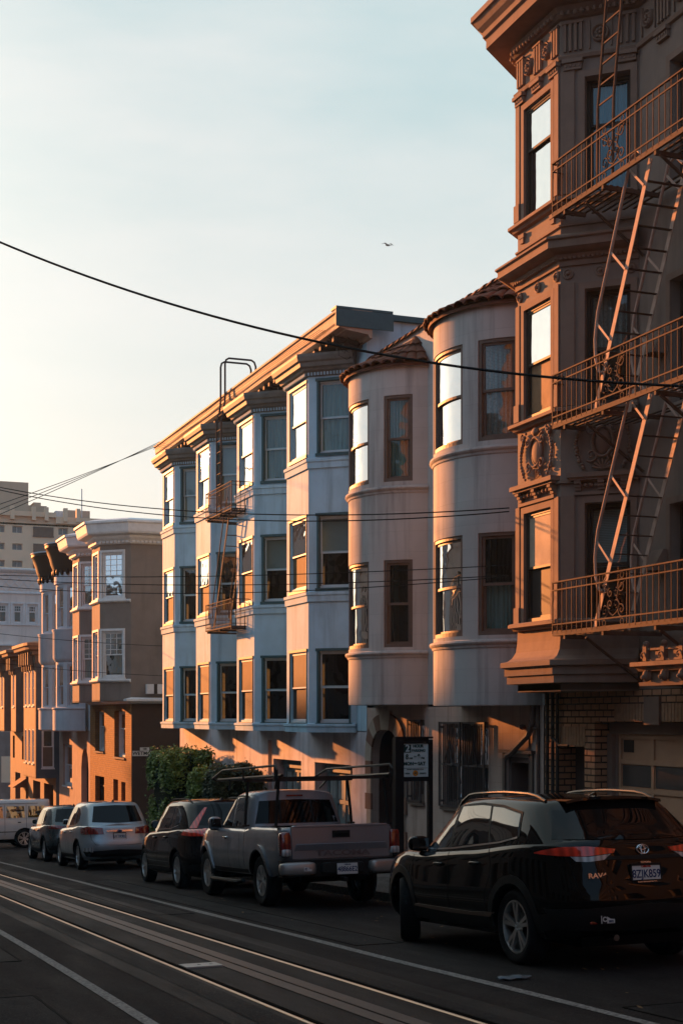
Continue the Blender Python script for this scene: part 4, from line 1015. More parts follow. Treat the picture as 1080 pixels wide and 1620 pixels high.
m = MB(); m.sweep([(12, 61.6), (12, 53.5), (30, 53.5)], [(0, .50), (.10, .52), (.20, .60), (.24, .60), (.24, .68), (0, .74)]); m.build('belt_moulding', WHITE, tb)
rf = MB(); rf.slab([(12, 53.6), (30, 53.6), (30, 61.5), (12, 61.5)], 7.0, 7.1); rf.build('roof', surf('roof_felt', (.05, .05, .05), .9), tb)
G = Flat((12, 61.6), (12, 53.5)); f = lambda y: 61.6 - y
ops = [(f(60.5), f(58.6), -1.45, .22), (f(56.6), f(54.6), -1.6, .22), (f(60.5), f(58.6), -8, -2.5), (f(56.8), f(55.9), -4.0, -2.5), (f(55.3), f(54.55), -4.0, -2.55)]
g = MB(); g.panel(G, 0, G.L, -8, .55, ops, .28); g.build('brick_wall', BRICK_O, tb)
for j, o in enumerate(ops[:2]): window(tb, G, *o, .26, WHITE, TAUPE, .07, .62, 'cream', (0, 1), sill=.06)
g = MB()
for o in ops[2:]: g.sbox(G, o[0], o[1], max(o[2], -7), o[3], -.3, -.27)
for k in range(4): g.sbox(G, ops[2][0] + k * .5, ops[2][0] + k * .5 + .06, -7, -2.5, -.27, -.2)
g.sbox(G, ops[2][0], ops[2][1], -2.95, -2.88, -.27, -.2); g.build('dark_door', surf('dark_door_brown', (.04, .022, .015), .5), tb)
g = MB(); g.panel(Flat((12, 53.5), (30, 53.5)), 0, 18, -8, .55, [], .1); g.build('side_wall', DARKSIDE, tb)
g = MB(); g.box(12.55, 13.25, 53.32, 53.5, .88, 1.25); g.build('vent_cowl', WHITE, tb)
g = MB(); g.box(12.83, 12.96, 53.31, 53.33, .88, 1.25); g.build('vent_gap', DARKFR, tb)
SX = 12.1
sg = empty('street_sign', (12.8, 53.45, -1.35), 'white street name plate with black letters on the dark side wall', 'sign')
b = MB(); b.box(12.02, 12.98, 53.44, 53.46, -1.5, -1.30); b.box(12.32, 12.68, 53.44, 53.46, -1.29, -1.17); b.build('plate', surf('white_enamel', (.62, .6, .56), .4, bstr=0, vamt=.1), sg)
BLK = surf('black_lettering', (.01, .01, .01), .5, bstr=0, vamt=0)
for s, z, h in (('WETMORE', -1.40, .185), ('100', -1.23, .10)):
    text(s, h, Matrix.Translation(Vector((12.5, 53.435, z)) - Vector(sg.location)) @ Matrix.Rotation(R(90), 4, 'X'), BLK, sg, bold=.004, sx=1.05)
# ================================================================ white building with round drums and dark flaring eaves
WB = surf('blue_white_render', (.50, .56, .62), .75, vscale=2, vamt=.35, streak=.3)
PINKG = surf('pink_beige_render', (.40, .31, .27), .85, vscale=2, vamt=.6, streak=.3)
DKE = surf('dark_brown_eaves', (.035, .025, .022), .6)
wb = empty('apartment_building', (13, 65.5, gz(65.5)), 'blue white building with two round drum bays under dark flaring eaves', 'building')
ww = MB(); drums = [Arc((12.25, 67.3), 1.4, 15, 165), Arc((12.25, 63.4), 1.4, 15, 165)]
for bi, M in enumerate(drums):
    n = 5
    for zi, (z0, z1) in enumerate(((.45, 2.3), (3.9, 5.75))):
        ops = []
        for k in range(4): a = M.L * (.06 + k * .235); ops.append((a, a + M.L * .17, z0, z1))
        ww.panel(M, 0, M.L, (-.64, 2.3)[zi] if zi == 0 else 3.9 - 1.6, (2.3, 6.6)[zi] if zi == 0 else 6.6, ops, .12) if zi == 1 else ww.panel(M, 0, M.L, -.64, 2.3, ops, .12)
        for j, o in enumerate(ops): window(wb, M, *o, .10, WB, None, .05, .5, ('teal', 'lace', None)[(j + bi + zi) % 3], (0, 1), sill=.0)
    pts = [tuple(M(M.L * k / 24, 0, 0)[:2]) for k in range(25)]
    b = MB()
    b.sweep(pts, [(0, -.64), (.06, -.64), (.14, -.60), (.14, .30), (.18, .34), (.18, .40), (0, .42)]); b.sweep(pts, [(0, 2.42), (.06, 2.46), (.14, 2.6), (.14, 3.75), (.18, 3.80), (.18, 3.86), (0, 3.88)]); b.sweep(pts, [(0, 5.85), (.08, 5.86), (.08, 6.55), (0, 6.56)])
    build_each(b, 'drum', WB, wb, True, 40)
    b = MB(); b.sweep(pts, [(.08, 6.35), (.16, 6.55), (.24, 6.75), (.30, 7.0), (.38, 7.2), (.44, 7.42), (.48, 7.45), (.48, 7.58), (0, 7.62)]); b.build('eaves', DKE, wb, smooth=True, angle=40)
    b = MB()
    for k in range(12): b.blob(M(M.L * (k + .5) / 12, 6.36, .11), (.09, .09, .16), 2, 7, 5)
    b.build('eaves_pendant', DKE, wb, smooth=True); b = MB(); b.sweep(pts, [(.3, 7.585), (.51, 7.59), (.51, 7.64), (.3, 7.66)]); b.build('gutter', WB, wb)
    ww.slab(pts, -.63, -.6)
F = Flat((12, 69.3), (12, 61.62)); ww.panel(F, 0, F.L, -.6, 7.2, [], .1); ww.panel(Flat((12, 61.62), (30, 61.62)), 0, 18, -8, 7.2, [], .1); ww.panel(Flat((30, 69.3), (12, 69.3)), 0, 18, -8, 7.2, [], .1)
ww.build('wall', WB, wb)
f = lambda y: 69.3 - y
ops = [(f(68.2), f(65.9), -3.25, -1.3), (f(63.65), f(61.95), -8, -1.4)]
g = MB(); g.panel(F, 0, F.L, -8, -.6, ops, .25); g.build('ground_floor_wall', PINKG, wb)
window(wb, F, *ops[0], .15, WB, None, .08, .5, 'teal', (0, 1), sill=.06)
g = MB(); g.sbox(F, ops[1][0], ops[1][1], -8, -1.4, -.3, -.26); g.build('entrance_door', surf('dark_door_brown', (.04, .022, .015), .5), wb)
g = MB()
for k in range(10):
    a = ops[1][0]; wdt = ops[1][1] - a; c = a + wdt / 2
    x0, x1 = a + wdt * k / 10, a + wdt * (k + 1) / 10
    h = lambda x: -2.3 + .9 * math.sqrt(max(0, 1 - ((x - c) / (wdt / 2)) ** 2))
    g.hexa([F(x0, h(x0), -.25), F(x1, h(x1), -.25), F(x1, h(x1), .001), F(x0, h(x0), .001), F(x0, -1.39, -.25), F(x1, -1.39, -.25), F(x1, -1.39, .001), F(x0, -1.39, .001)])
g.build('arch_spandrel', PINKG, wb)
rf = MB(); rf.slab([(12, 61.7), (30, 61.7), (30, 69.2), (12, 69.2)], 7.1, 7.2); rf.build('roof', surf('roof_felt', (.05, .05, .05), .9), wb)
# ================================================================ terracotta building with a bracketed cornice and square bay
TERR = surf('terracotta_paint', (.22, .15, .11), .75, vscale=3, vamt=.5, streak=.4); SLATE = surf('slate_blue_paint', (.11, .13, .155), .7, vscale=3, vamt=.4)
rb = empty('row_house', (13, 77, gz(77)), 'terracotta painted house with bracket cornice and slate blue side bay', 'house')
tw = MB(); out = [(12, 86), (12, 85.2), (11.2, 84.6), (11.2, 82.8), (12, 82.2), (12, 80.6), (11.2, 80), (11.2, 78.2), (12, 77.6), (12, 74.6), (11.0, 74.0), (11.0, 70.4), (11.02, 70.2), (12.0, 70.2)]
Ms = [Flat(out[k], out[k + 1]) for k in range(len(out) - 1)]
for i, M in enumerate(Ms):
    zb = -3.0 if i in (10, 11, 12) else -.8
    ops = []
    if M.L > 1.6 and i != 8: 
        n = int(M.L / 1.1)
        for k in range(n): a = M.L * (k + .5) / n; ops += [(a - .32, a + .32, .55, 2.3)] + ([(a - .32, a + .32, -2.3, -.6)] if zb < -1 else [])
    tw.panel(M, 0, M.L, zb, 3.0, ops, .1)
    for o in ops: window(rb, M, *o, .08, WHITE, None, .06, .5, 'cream', (0, 1), sill=.05)
tw.slab([(12, 74.6), (11, 74), (11, 70.2), (12, 70.2)], -3.02, -2.98)
for a in (82.2, 77.6): tw.slab([(12, a + 3.0), (11.2, a + 2.4), (11.2, a + .6), (12, a)], -.82, -.78)
tw.panel(Flat((12, 86), (12, 70.2)), 0, 15.8, -9, -.8, [(2, 4, -9, -3.2), (6, 7, -9, -3.2), (8.6, 11, -9, -3.4), (12.2, 15, -9, -3.4), (4.6, 5.3, -2.4, -1.1), (1, 1.8, -2.4, -1.1)], .4)
tw.build('wall', TERR, rb)
g = MB(); g.box(12.4, 12.45, 70.3, 86, -9, -1); g.build('recess_shade_sheet', ROOM, rb)  # dark sheet paints the shade inside the ground-floor openings
g = MB(); M = Flat((11.04, 70.15), (12.0, 70.15)); M2 = Flat((12.0, 70.17), (30, 70.17))
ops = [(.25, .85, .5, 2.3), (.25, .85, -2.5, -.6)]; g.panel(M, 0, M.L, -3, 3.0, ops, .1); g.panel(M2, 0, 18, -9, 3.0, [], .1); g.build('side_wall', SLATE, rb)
for o in ops: window(rb, M, *o, .06, WHITE, None, .06, .55, None, sill=.04)
m = MB(); m.sweep(out, [(0, 2.6), (.05, 2.62), (.05, 3.0), (.18, 3.05), (.22, 3.2), (.45, 3.28), (.48, 3.4), (.56, 3.46), (.56, 3.6), (0, 3.7)]); m.build('cornice', TERR, rb)  # cornice shares the terracotta of the walls
m = MB()
for M in Ms:
    n = max(0, int(M.L / .6))
    for k in range(n): a = (k + .5) * M.L / n; m.sbox(M, a - .08, a + .08, 2.55, 3.2, .05, .3); m.sbox(M, a - .06, a + .06, 2.3, 2.55, 0, .15)
m.build('cornice_bracket', TERR, rb)
rf = MB(); rf.slab([(12, 70.3), (30, 70.3), (30, 85.9), (12, 85.9)], 3.0, 3.1); rf.build('roof', surf('roof_felt', (.05, .05, .05), .9), rb)
g = MB(); g.hexa([(11.2, 79.5, -3.9), (12, 79.5, -3.9), (12, 81.3, -3.9), (11.2, 81.3, -3.9), (11.95, 79.5, -3.4), (12, 79.5, -3.4), (12, 81.3, -3.4), (11.95, 81.3, -3.4)]); g.build('awning', surf('rust_awning', (.20, .10, .06), .8), rb)
# ================================================================ pale lattice-topped building across the end of the block
LW = surf('lilac_white_render', (.78, .68, .62), .8, vscale=1, vamt=.3, streak=.3)
lb = empty('apartment_building', (18, 100, gz(100)), 'pale lilac white building with a crossed lattice band under its flat roof', 'building')
F = Flat((12.2, 99), (34, 99))
ops = [(.9, 1.9, 5.4, 8.0)]
wz = []
for x in (12.95, 13.95, 14.95, 17.7): wz.append((x - 12.2, x - 12.2 + .72, 6.35, 7.75))
wz += [(12.5 - 12.2, 13.6 - 12.2, 3.65, 4.7), (16.6 - 12.2, 17.4 - 12.2, 3.65, 4.7)]
g = MB(); g.panel(F, 0, F.L, 2.2, 10.0, wz, .2); g.panel(Flat((12.2, 112), (12.2, 99)), 0, 13, -9, 10, [], .1); g.build('wall', LW, lb)
g = MB(); g.panel(F, 0, F.L, -9, 2.2, [(1, 2, -1, .6), (4, 5, -1, .6), (1, 2, -4.5, -2.7)], .2); g.build('lower_wall', surf('faded_pink_render', (.38, .29, .26), .85, vscale=1.2, vamt=.7, streak=.5), lb)
for o in wz: window(lb, F, *o, .15, WHITE, None, .1, .62, 'warm' if o[2] > 5 else None, (0, .6), sill=.06, grid=(3, 2), casing=.12)
g = MB(); g.sweep([(12.2, 104), (12.2, 99), (34, 99)], [(0, 9.85), (.12, 9.9), (.25, 10.05), (.25, 10.15), (0, 10.2)]); g.sweep([(12.2, 104), (12.2, 99), (34, 99)], [(0, 8.42), (.08, 8.45), (.08, 8.55), (0, 8.6)])
k = 0
while k < 21: 
    for s in (0, 1): g.bar((12.3 + k + (.62 if s else 0), 98.96, 8.65), (12.3 + k + (0 if s else .62), 98.96, 9.85), .02, .05, (0, 1, 0)) if False else g.bar((12.3 + k + (1.2 if s else 0), 98.97, 8.62), (12.3 + k + (0 if s else 1.2), 98.97, 9.85), .05, .04, (0, 1, 0))
    k += .6
g.box(12.4, 14.2, 98.6, 99, 4.85, 4.95); g.build('lattice_moulding', WHITE, lb)
rf = MB(); rf.slab([(12.2, 99), (34, 99), (34, 112), (12.2, 112)], 9.9, 10.0); rf.build('roof', surf('roof_felt', (.05, .05, .05), .9), lb)
# ================================================================ big apartment slab on the rise behind
AP = surf('beige_concrete', (.86, .64, .45), .85, vscale=.4, vamt=.3); AP2 = surf('beige_concrete_dark', (.60, .44, .32), .85, vscale=.4, vamt=.3)
ab = empty('apartment_block', (25, 150, gz(150)), 'large beige concrete apartment block with balconies rising behind the nearer houses', 'building')
F = Flat((8, 150), (42, 150)); xs = lambda u: ((u + 325) / 2410.5)
def XU(u, y): q = xs(u); return q * .9334 * y / (1 - .3588 * q)
ops = []; bal = []
def zv(v, u, y): x = XU(u, y); return (1134 - v) * (.3588 * x + .9334 * y) / 2250
for v0, v1 in ((832, 843), (860, 870), (887, 897), (914, 924), (941, 951), (968, 978), (995, 1005)):
    for u0, u1 in ((-60, -45), (-30, -12), (-5, 8), (20, 36), (93, 108), (118, 134), (146, 160)): ops.append((XU(u0, 150) - 8, XU(u1, 150) - 8, zv(v1, 30, 150), zv(v0, 30, 150)))
    bal.append((XU(53, 150) - 8, XU(85, 150) - 8, zv(v1 + 11, 30, 150), zv(v0, 30, 150)))
b3 = [(a, c, z0 + .5, z1) for a, c, z0, z1 in bal]
g = MB(); g.panel(F, 0, F.L, -12, zv(818, 60, 150), ops + b3, .9); g.panel(Flat((8, 170), (8, 150)), 0, 20, -12, 20, [], .1); g.build('wall', AP, ab)
for o in ops:
    b = MB(); b.sbox(F, o[0], o[1], o[2], o[3], -.5, -.42); wdt = o[1] - o[0]
    for q in (0, .48, .96): b.sbox(F, o[0] + wdt * q, o[0] + wdt * (q + .04), o[2], o[3], -.42, -.36)
    fo = b.build('window', WHITE, ab); b = MB(); b.sbox(F, o[0] + wdt * .04, o[0] + wdt * .96, o[2] + .05, o[3] - .05, -.419, -.41); b.build('pane', surf('far_window_pane', (.16, .19, .21), .15, spec=.7, vscale=.8, vamt=1, bstr=0), fo)
for o in b3:
    b = MB(); b.sbox(F, o[0], o[1], o[2], o[3], -.95, -.88); b.sbox(F, o[0], o[0] + .9, o[2], o[3], -.88, -.85); bo = b.build('balcony', AP2, ab)
    b = MB(); b.sbox(F, o[0] - .05, o[1] + .05, o[2] - .12, o[2], -.1, .12); b.sbox(F, o[0], o[1], o[2], o[2] + .95, .04, .09); b.build('railing', surf('balcony_panel', (.16, .12, .10), .5), bo)
g = MB(); g.box(8, XU(49, 150), 151.5, 165, 15, zv(762, 40, 151)); g.build('tower', AP2, ab)
g = MB(); zt = zv(818, 60, 150); g.box(8, XU(88, 150), 149.6, 150, zt, zt + .5); g.box(XU(88, 150), XU(165, 150), 149.7, 150, zt - .6, zt + .1)
for u in (16, 50, 70, 100, 120): g.box(XU(u, 150), XU(u, 150) + .4, 149.4, 150, zt - .4, zt + 1.0)
g.build('parapet', AP, ab)
g = MB(); g.box(XU(48, 150), XU(82, 150), 153, 160, zt, zv(800, 60, 153)); g.box(XU(63, 150), XU(75, 150), 154, 158, zt, zv(795, 60, 154)); g.box(XU(118, 150), XU(160, 150), 156, 165, zt - 1, zv(808, 130, 156)); g.build('penthouse', AP2, ab)
g = MB(); g.box(XU(91, 150), XU(105, 150), 151, 152, zt, zt + .9); g.tube([(XU(144, 150), 155, zt), (XU(144, 150), 155, zt + 4)], .06, 5); g.build('roof_plant', WHITE, ab)
rf = MB(); rf.slab([(8, 150), (42, 150), (42, 170), (8, 170)], zt - .9, zt - .7); rf.build('roof', surf('roof_felt', (.05, .05, .05), .9), ab)
# ================================================================ houses across the street and up the hill (unseen; heights shaped to shade the street and fill reflections)
HC = [(.30, .25, .22), (.22, .20, .19), (.36, .30, .25), (.26, .17, .13), (.30, .32, .33)]
DKW = surf('dark_glazing', (.02, .022, .025), .08, spec=.8, bstr=0)
def plain_house(x0, x1, y0, y1, top, col, label, side):
    zg = gz((y0 + y1) / 2); h = empty('row_house', ((x0 + x1) / 2, (y0 + y1) / 2, zg), label, 'house', 'unseen houses added to shade the street' if side < 0 else None)
    mt = surf('house_render_%d' % int(y0 + 200), col, .8); xf = x1 if side < 0 else x0
    M = Flat((xf, y0), (xf, y1)) if side < 0 else Flat((xf, y1), (xf, y0))
    ops = []; z = gz(y1) + 1.2
    while z + 1.8 < top - .8:
        n = int((y1 - y0) / 2.0)
        for k in range(n): a = (k + .5) * (y1 - y0) / n; ops.append((a - .5, a + .5, z, z + 1.7))
        z += 3.1
    b = MB(); b.panel(M, 0, M.L, zg - 3, top, ops, .15); xb = x0 if side < 0 else x1
    a, c = (Vector((xf, y1)), Vector((xb, y1))); b.panel(Flat(a, c), 0, abs(x1 - x0), zg - 3, top, [], .1); b.panel(Flat((xb, y0), (xf, y0)), 0, abs(x1 - x0), zg - 3, top, [], .1); b.panel(Flat((xb, y1), (xb, y0)), 0, y1 - y0, zg - 3, top, [], .1)
    b.build('wall', mt, h)
    b = MB(); b.slab([(x0, y0), (x1, y0), (x1, y1), (x0, y1)], top - .1, top); b.build('roof', surf('roof_felt', (.05, .05, .05), .9), h)
    b = MB(); b.sweep([(xf, y0), (xf, y1)] if side < 0 else [(xf, y1), (xf, y0)], [(0, top - .4), (.1, top - .35), (.4, top - .1), (.4, top + .1), (0, top + .15)]); b.build('cornice', mt, h)
    b = MB()
    for o in ops: b.sbox(M, o[0], o[1], o[2], o[3], -.2, -.15)
    b.build('glazing', DKW, h)
plain_house(-15, -3.6, -34, -14, 9, HC[0], 'unseen tall tan rendered house behind the viewpoint across the street', -1)
plain_house(-15, -3.6, -14, 8, 12, HC[3], 'unseen dark brown rendered house nearest the viewpoint across the street', -1)
plain_house(-15, -3.6, 8, 28, 8.5, HC[1], 'unseen broad grey rendered house across the street from the fire escape', -1)
plain_house(-15, -3.6, 28, 50, 6.0, HC[2], 'unseen cream rendered house across the street from the black car', -1)
plain_house(-15, -3.6, 50, 70, 6.4, HC[4], 'unseen blue grey rendered house across the street from the pale blue building', -1)
plain_house(-15, -3.6, 70, 89, 10.6, HC[0], 'unseen tan rendered house across the street from the hedges', -1)
plain_house(-15, -3.6, 89, 111, 8.8, HC[3], 'unseen brown rendered house at the foot of the street opposite the terracotta house', -1)
plain_house(12, 24, -34, 12.3, 9.5, (.07, .06, .055), 'unseen long building just uphill of the ornate brown one, coloured dark for car reflections', 1)  # unseen building; its dark colour keeps reflections in the near car dark
# ================================================================ vehicles
def interp(tab, y):
    if y <= tab[0][0]: return tab[0][1]
    for (a, p), (b, q) in zip(tab, tab[1:]):
        if y <= b:
            t = (y - a) / (b - a); t = t * t * (3 - 2 * t) * .5 + t * .5; return p + (q - p) * t
    return tab[-1][1]
def outline(w, yr, yf, nr, nf, N=128):
    ym = (yr + yf) / 2; h = (yf - yr) / 2; raw = []
    for k in range(1200):
        a = 2 * math.pi * k / 1200; c, s = math.cos(a), math.sin(a); n = nf if s > 0 else nr
        raw.append((w * math.copysign(abs(c) ** (2 / n), c), ym + h * math.copysign(abs(s) ** (2 / n), s)))
    raw.append(raw[0]); L = [0]
    for p, q in zip(raw, raw[1:]): L.append(L[-1] + math.hypot(q[0] - p[0], q[1] - p[1]))
    res = []; j = 0
    for k in range(N):
        t = L[-1] * k / N
        while L[j + 1] < t: j += 1
        f = (t - L[j]) / max(1e-9, L[j + 1] - L[j]); res.append((raw[j][0] + (raw[j + 1][0] - raw[j][0]) * f, raw[j][1] + (raw[j + 1][1] - raw[j][1]) * f))
    return res
def paint(name, col, metallic=.5, rough=.32, spec=.2):
    m, nt, b = nt_new(name); b.inputs['Base Color'].default_value = (*col, 1); b.inputs['Metallic'].default_value = metallic
    b.inputs['Roughness'].default_value = rough; b.inputs['Coat Weight'].default_value = 1; b.inputs['Coat Roughness'].default_value = .03; b.inputs['Coat IOR'].default_value = 1.45; b.inputs['Specular IOR Level'].default_value = spec
    vec = N(nt, 'ShaderNodeTexCoord').outputs['Object']
    c = mixc(nt, ramp(nt, noise(nt, 3, 6, vec), .45, .8, 0, .35), col, tuple(q * .8 + .003 for q in col)); nt.links.new(c, b.inputs['Base Color'])
    rr = ramp(nt, noise(nt, 5, 6, vec), .4, .8, rough - .04, rough + .14); nt.links.new(rr, b.inputs['Roughness']); return m
def carglass(name, ior=1.9, base=(.008, .008, .008)):
    m, nt, b = nt_new(name); nt.nodes.remove(b); out = nt.nodes['Material Output']
    tr = N(nt, 'ShaderNodeBsdfDiffuse'); tr.inputs[0].default_value = (*base, 1)
    gl = N(nt, 'ShaderNodeBsdfGlossy'); gl.inputs['Roughness'].default_value = .01
    fr = N(nt, 'ShaderNodeFresnel'); fr.inputs[0].default_value = ior
    mx = N(nt, 'ShaderNodeMixShader'); nt.links.new(fr.outputs[0], mx.inputs[0]); nt.links.new(tr.outputs[0], mx.inputs[1]); nt.links.new(gl.outputs[0], mx.inputs[2])
    nt.links.new(mx.outputs[0], out.inputs['Surface']); return m
CG = carglass('tinted_side_glass', 2.5); CGR = carglass('dark_privacy_glass', 1.33, (.004, .004, .004))
PLAS = surf('black_bumper_plastic', (.018, .017, .016), .55, bstr=.15, bscale=300, vamt=.3, local=True)
TYRE = surf('tyre_rubber', (.014, .013, .013), .8, bstr=.3, bscale=90, vamt=.5, local=True)
ALLOY = surf('silver_alloy', (.62, .6, .58), .28, .9, bstr=0, vamt=.2, local=True); ALLOY_D = surf('dark_alloy', (.05, .05, .05), .4, .6, bstr=0, local=True)
CHROME = surf('chrome', (.75, .73, .7), .12, 1, bstr=0, vamt=.1, local=True)
SEAM = surf('panel_gap', (.004, .004, .004), .8, bstr=0, vamt=0); WELL = surf('wheel_well', (.006, .006, .006), .95, bstr=0, vamt=0)
def lens(name, col, rough=.12):
    m, nt, b = nt_new(name); b.inputs['Base Color'].default_value = (*col, 1); b.inputs['Roughness'].default_value = rough; b.inputs['Coat Weight'].default_value = 1
    w_ = N(nt, 'ShaderNodeTexWave'); w_.inputs['Scale'].default_value = 5; nt.links.new(N(nt, 'ShaderNodeTexCoord').outputs['Object'], w_.inputs['Vector'])
    nt.links.new(mixc(nt, w_.outputs['Fac'], tuple(q * .5 for q in col), col), b.inputs['Base Color']); return m
REDL = lens('red_lamp_lens', (.75, .035, .012)); REDD = lens('deep_red_lamp_lens', (.20, .012, .010)); CLRL = lens('clear_lamp_lens', (.42, .42, .42)); AMBL = lens('amber_lens', (.6, .22, .03))
PLATE_M = surf('number_plate_white', (.55, .55, .53), .4, bstr=0, vamt=.15); PLTXT = surf('number_plate_blue', (.015, .03, .10), .5, bstr=0, vamt=0)
BADGE = surf('badge_chrome', (.6, .6, .6), .25, .9, bstr=0, vamt=0)

class Car:
    def __init__(s, name, label, cat, P, pos, yaw=0, group='vehicles parked along the kerb'):
        s.P = P; s.root = empty(name, (0, 0, 0), label, cat, group)
        s.L, s.W = P['L'], P['W']; s.shell()
        s.pos = pos; s.yaw = yaw
    def place(s):
        x, y = s.pos; yaw = s.yaw; s.root.location = (x, y, gz(y) + .004)
        if abs(yaw) < 45: s.root.rotation_euler = (-math.atan(SLOPE), 0, R(yaw))
        else: s.root.rotation_euler = (0, math.atan(SLOPE) * (1 if yaw > 0 else -1), R(yaw))
    def shell(s):
        P = s.P; L, W = s.L, s.W
        lo = MB(); rings = []
        nr, nf = P.get('nr', 5.5), P.get('nf', 4.2)
        for t, wf, ri, fi in P['low']:
            o = outline(W / 2 * wf, -L / 2 + ri, L / 2 - fi, nr, nf); rings.append([(x, y, interp(P['zb'], y) * (1 - t) + interp(P['zs'], y) * t) for x, y in o])
        top = rings[-1]; cr = P.get('crown', .03)
        for k in (.94, .8, .6, .35, .12): rings.append([(x * k, y, z + cr * (1 - k * k)) for x, y, z in top])
        idx = lo.grid(rings, True)
        n = len(top)
        def cap(ring, flip):
            for j in range(n // 2 - 1):   # bridge left and right halves across the centre line
                a = (n // 4 + j) % n; b_ = (n // 4 + j + 1) % n; c = (n // 4 - j - 1) % n; d = (n // 4 - j) % n
                f = [ring[a], ring[b_], ring[c], ring[d]]; f = [q for i, q in enumerate(f) if q not in f[:i]]
                if len(f) > 2: lo.f.append(f[::-1] if flip else f); lo.m.append(lo.cur)
            a = (n // 4 + n // 2 - 1) % n; c = (n // 4 - n // 2) % n
        cap(idx[-1], False); cap(idx[0], True)
        s.low = lo
        gh = None
        if 'gh' in P:
            g = P['gh']; gh = MB(); rr = []
            for t, wx in g['lv']:
                yr = g['yr'][0] + (g['yr'][1] - g['yr'][0]) * t ** g.get('rp', 1); yf = g['yf'][0] + (g['yf'][1] - g['yf'][0]) * t
                o = outline(W / 2 * wx, yr, yf, g.get('nr', 6), g.get('nf', 4.5)); rr.append([(x, y, (interp(P['zs'], y) - .03) * (1 - t) + interp(g['zr'], y) * t) for x, y in o])
            tp = rr[-1]; gc = g.get('crown', .035)
            for k in (.93, .8, .6, .35, .12): rr.append([(x * k, y, z + gc * (1 - k * k)) for x, y, z in tp])
            lo2 = lo; s_lo = lo; 
            idx = gh.grid(rr, True); ring = idx[-1]
            for a_ in range(n // 2 - 1):
                a = (n // 4 + a_) % n; b_ = (n // 4 + a_ + 1) % n; c = (n // 4 - a_ - 1) % n; d = (n // 4 - a_) % n
                f = [ring[a], ring[b_], ring[c], ring[d]]; f = [q for i, q in enumerate(f) if q not in f[:i]]
                if len(f) > 2: gh.f.append(f); gh.m.append(0)
        s.gh = gh
        both = MB(); both.v = list(lo.v); both.f = [list(f) for f in lo.f]
        if gh: o = len(both.v); both.v += gh.v; both.f += [[q + o for q in f] for f in gh.f]
        s.bvh = BVHTree.FromPolygons([Vector(v) for v in both.v], both.f)
        s.bvl = BVHTree.FromPolygons([Vector(v) for v in lo.v], lo.f)
    def hit(s, d, a, b, low=False):
        """d: side -1/1 (a=y,b=z), 'r' rear (a=x,b=z), 'f' front, 't' top (a=x,b=y), 'c' round the corner (a=angle, b=z)"""
        T = s.bvl if low else s.bvh
        if d in (-1, 1): o, v = Vector((d * 3, a, b)), Vector((-d, 0, 0))
        elif d == 'r': o, v = Vector((a, -6, b)), Vector((0, 1, 0))
        elif d == 'f': o, v = Vector((a, 6, b)), Vector((0, -1, 0))
        elif d == 't': o, v = Vector((a, b, 4)), Vector((0, 0, -1))
        else:
            v = Vector((-math.sin(R(a)), math.cos(R(a)), 0)); cy = s.P.get('cy', -s.L / 2 + s.W * .5); o = Vector((0, cy, b)) - v * 4
        h = T.ray_cast(o, v)
        if h[0] is None: 
            h = T.find_nearest(o + v * 2.5); return Vector(h[0]), Vector(h[1])
        n = Vector(h[1]); n = n if n.dot(v) < 0 else -n
        return Vector(h[0]), n
    def patch(s, name, mat, d, A, B, off=.006, n=None, m=4, parent=None, skirt=True, low=False, smooth=True):
        """surface piece between two matched outlines, laid on the body"""
        def sub(ch):
            out = []
            for p, q in zip(ch, ch[1:]):
                L_ = math.hypot((q[0] - p[0]) * (.02 if d == 'c' else 1), q[1] - p[1]); k = n or 1
                for i in range(k): out.append((p[0] + (q[0] - p[0]) * i / k, p[1] + (q[1] - p[1]) * i / k))
            out.append(ch[-1]); return out
        n = n or 6; A, B = sub(A), sub(B); g = MB(); rows = []
        for j in range(m + 1):
            t = j / m; row = []
            for p, q in zip(A, B):
                P_, nn = s.hit(d, p[0] + (q[0] - p[0]) * t, p[1] + (q[1] - p[1]) * t, low); row.append(P_ + nn * off)
            rows.append(row)
        g.grid(rows)
        if skirt:
            for ch in (rows[0], rows[-1], [r[0] for r in rows], [r[-1] for r in rows]):
                c0 = Vector((0, ch[len(ch) // 2].y * .9, ch[len(ch) // 2].z)); inn = []
                for p in ch:
                    dv = (Vector((0, p.y * .8, p.z)) - p).normalized() * (off + .012); inn.append(p + dv)
                g.grid([ch, inn])
        return g.build(name, mat, parent or s.root, smooth=smooth, angle=50, world=False)
    def line(s, name, mat, d, pts, w=.006, off=.003, n=8, parent=None, low=False):
        """thin strip following a polyline on the body"""
        A, B = [], []
        for i, p in enumerate(pts):
            q0 = Vector(pts[max(0, i - 1)]); q1 = Vector(pts[min(len(pts) - 1, i + 1)]); t = (q1 - q0).normalized(); nn = Vector((-t.y, t.x)) * w / 2
            A.append((p[0] + nn.x, p[1] + nn.y)); B.append((p[0] - nn.x, p[1] - nn.y))
        return s.patch(name, mat, d, A, B, off, n, 1, parent, False, low)
    def cut(s, cutters, mats):
        """finish the lower body: cut the wheel wells (and whatever else) out for good"""
        s.low.m = [0] * len(s.low.f); o = s.low.build('body', mats, s.root, merge=True, world=False)
        tmp = []
        for c in cutters:
            c.m = [1] * len(c.f); k = c.build('cut', mats, None, merge=True, world=False); tmp.append(k)
            md = o.modifiers.new('b', 'BOOLEAN'); md.operation = 'DIFFERENCE'; md.object = k; md.solver = 'EXACT'
        bpy.context.view_layer.update()
        dg = bpy.context.evaluated_depsgraph_get(); me = bpy.data.meshes.new_from_object(o.evaluated_get(dg))
        o.modifiers.clear(); o.data = me; me.name = 'body'
        me.polygons.foreach_set('use_smooth', [True] * len(me.polygons)); me.set_sharp_from_angle(angle=R(38))
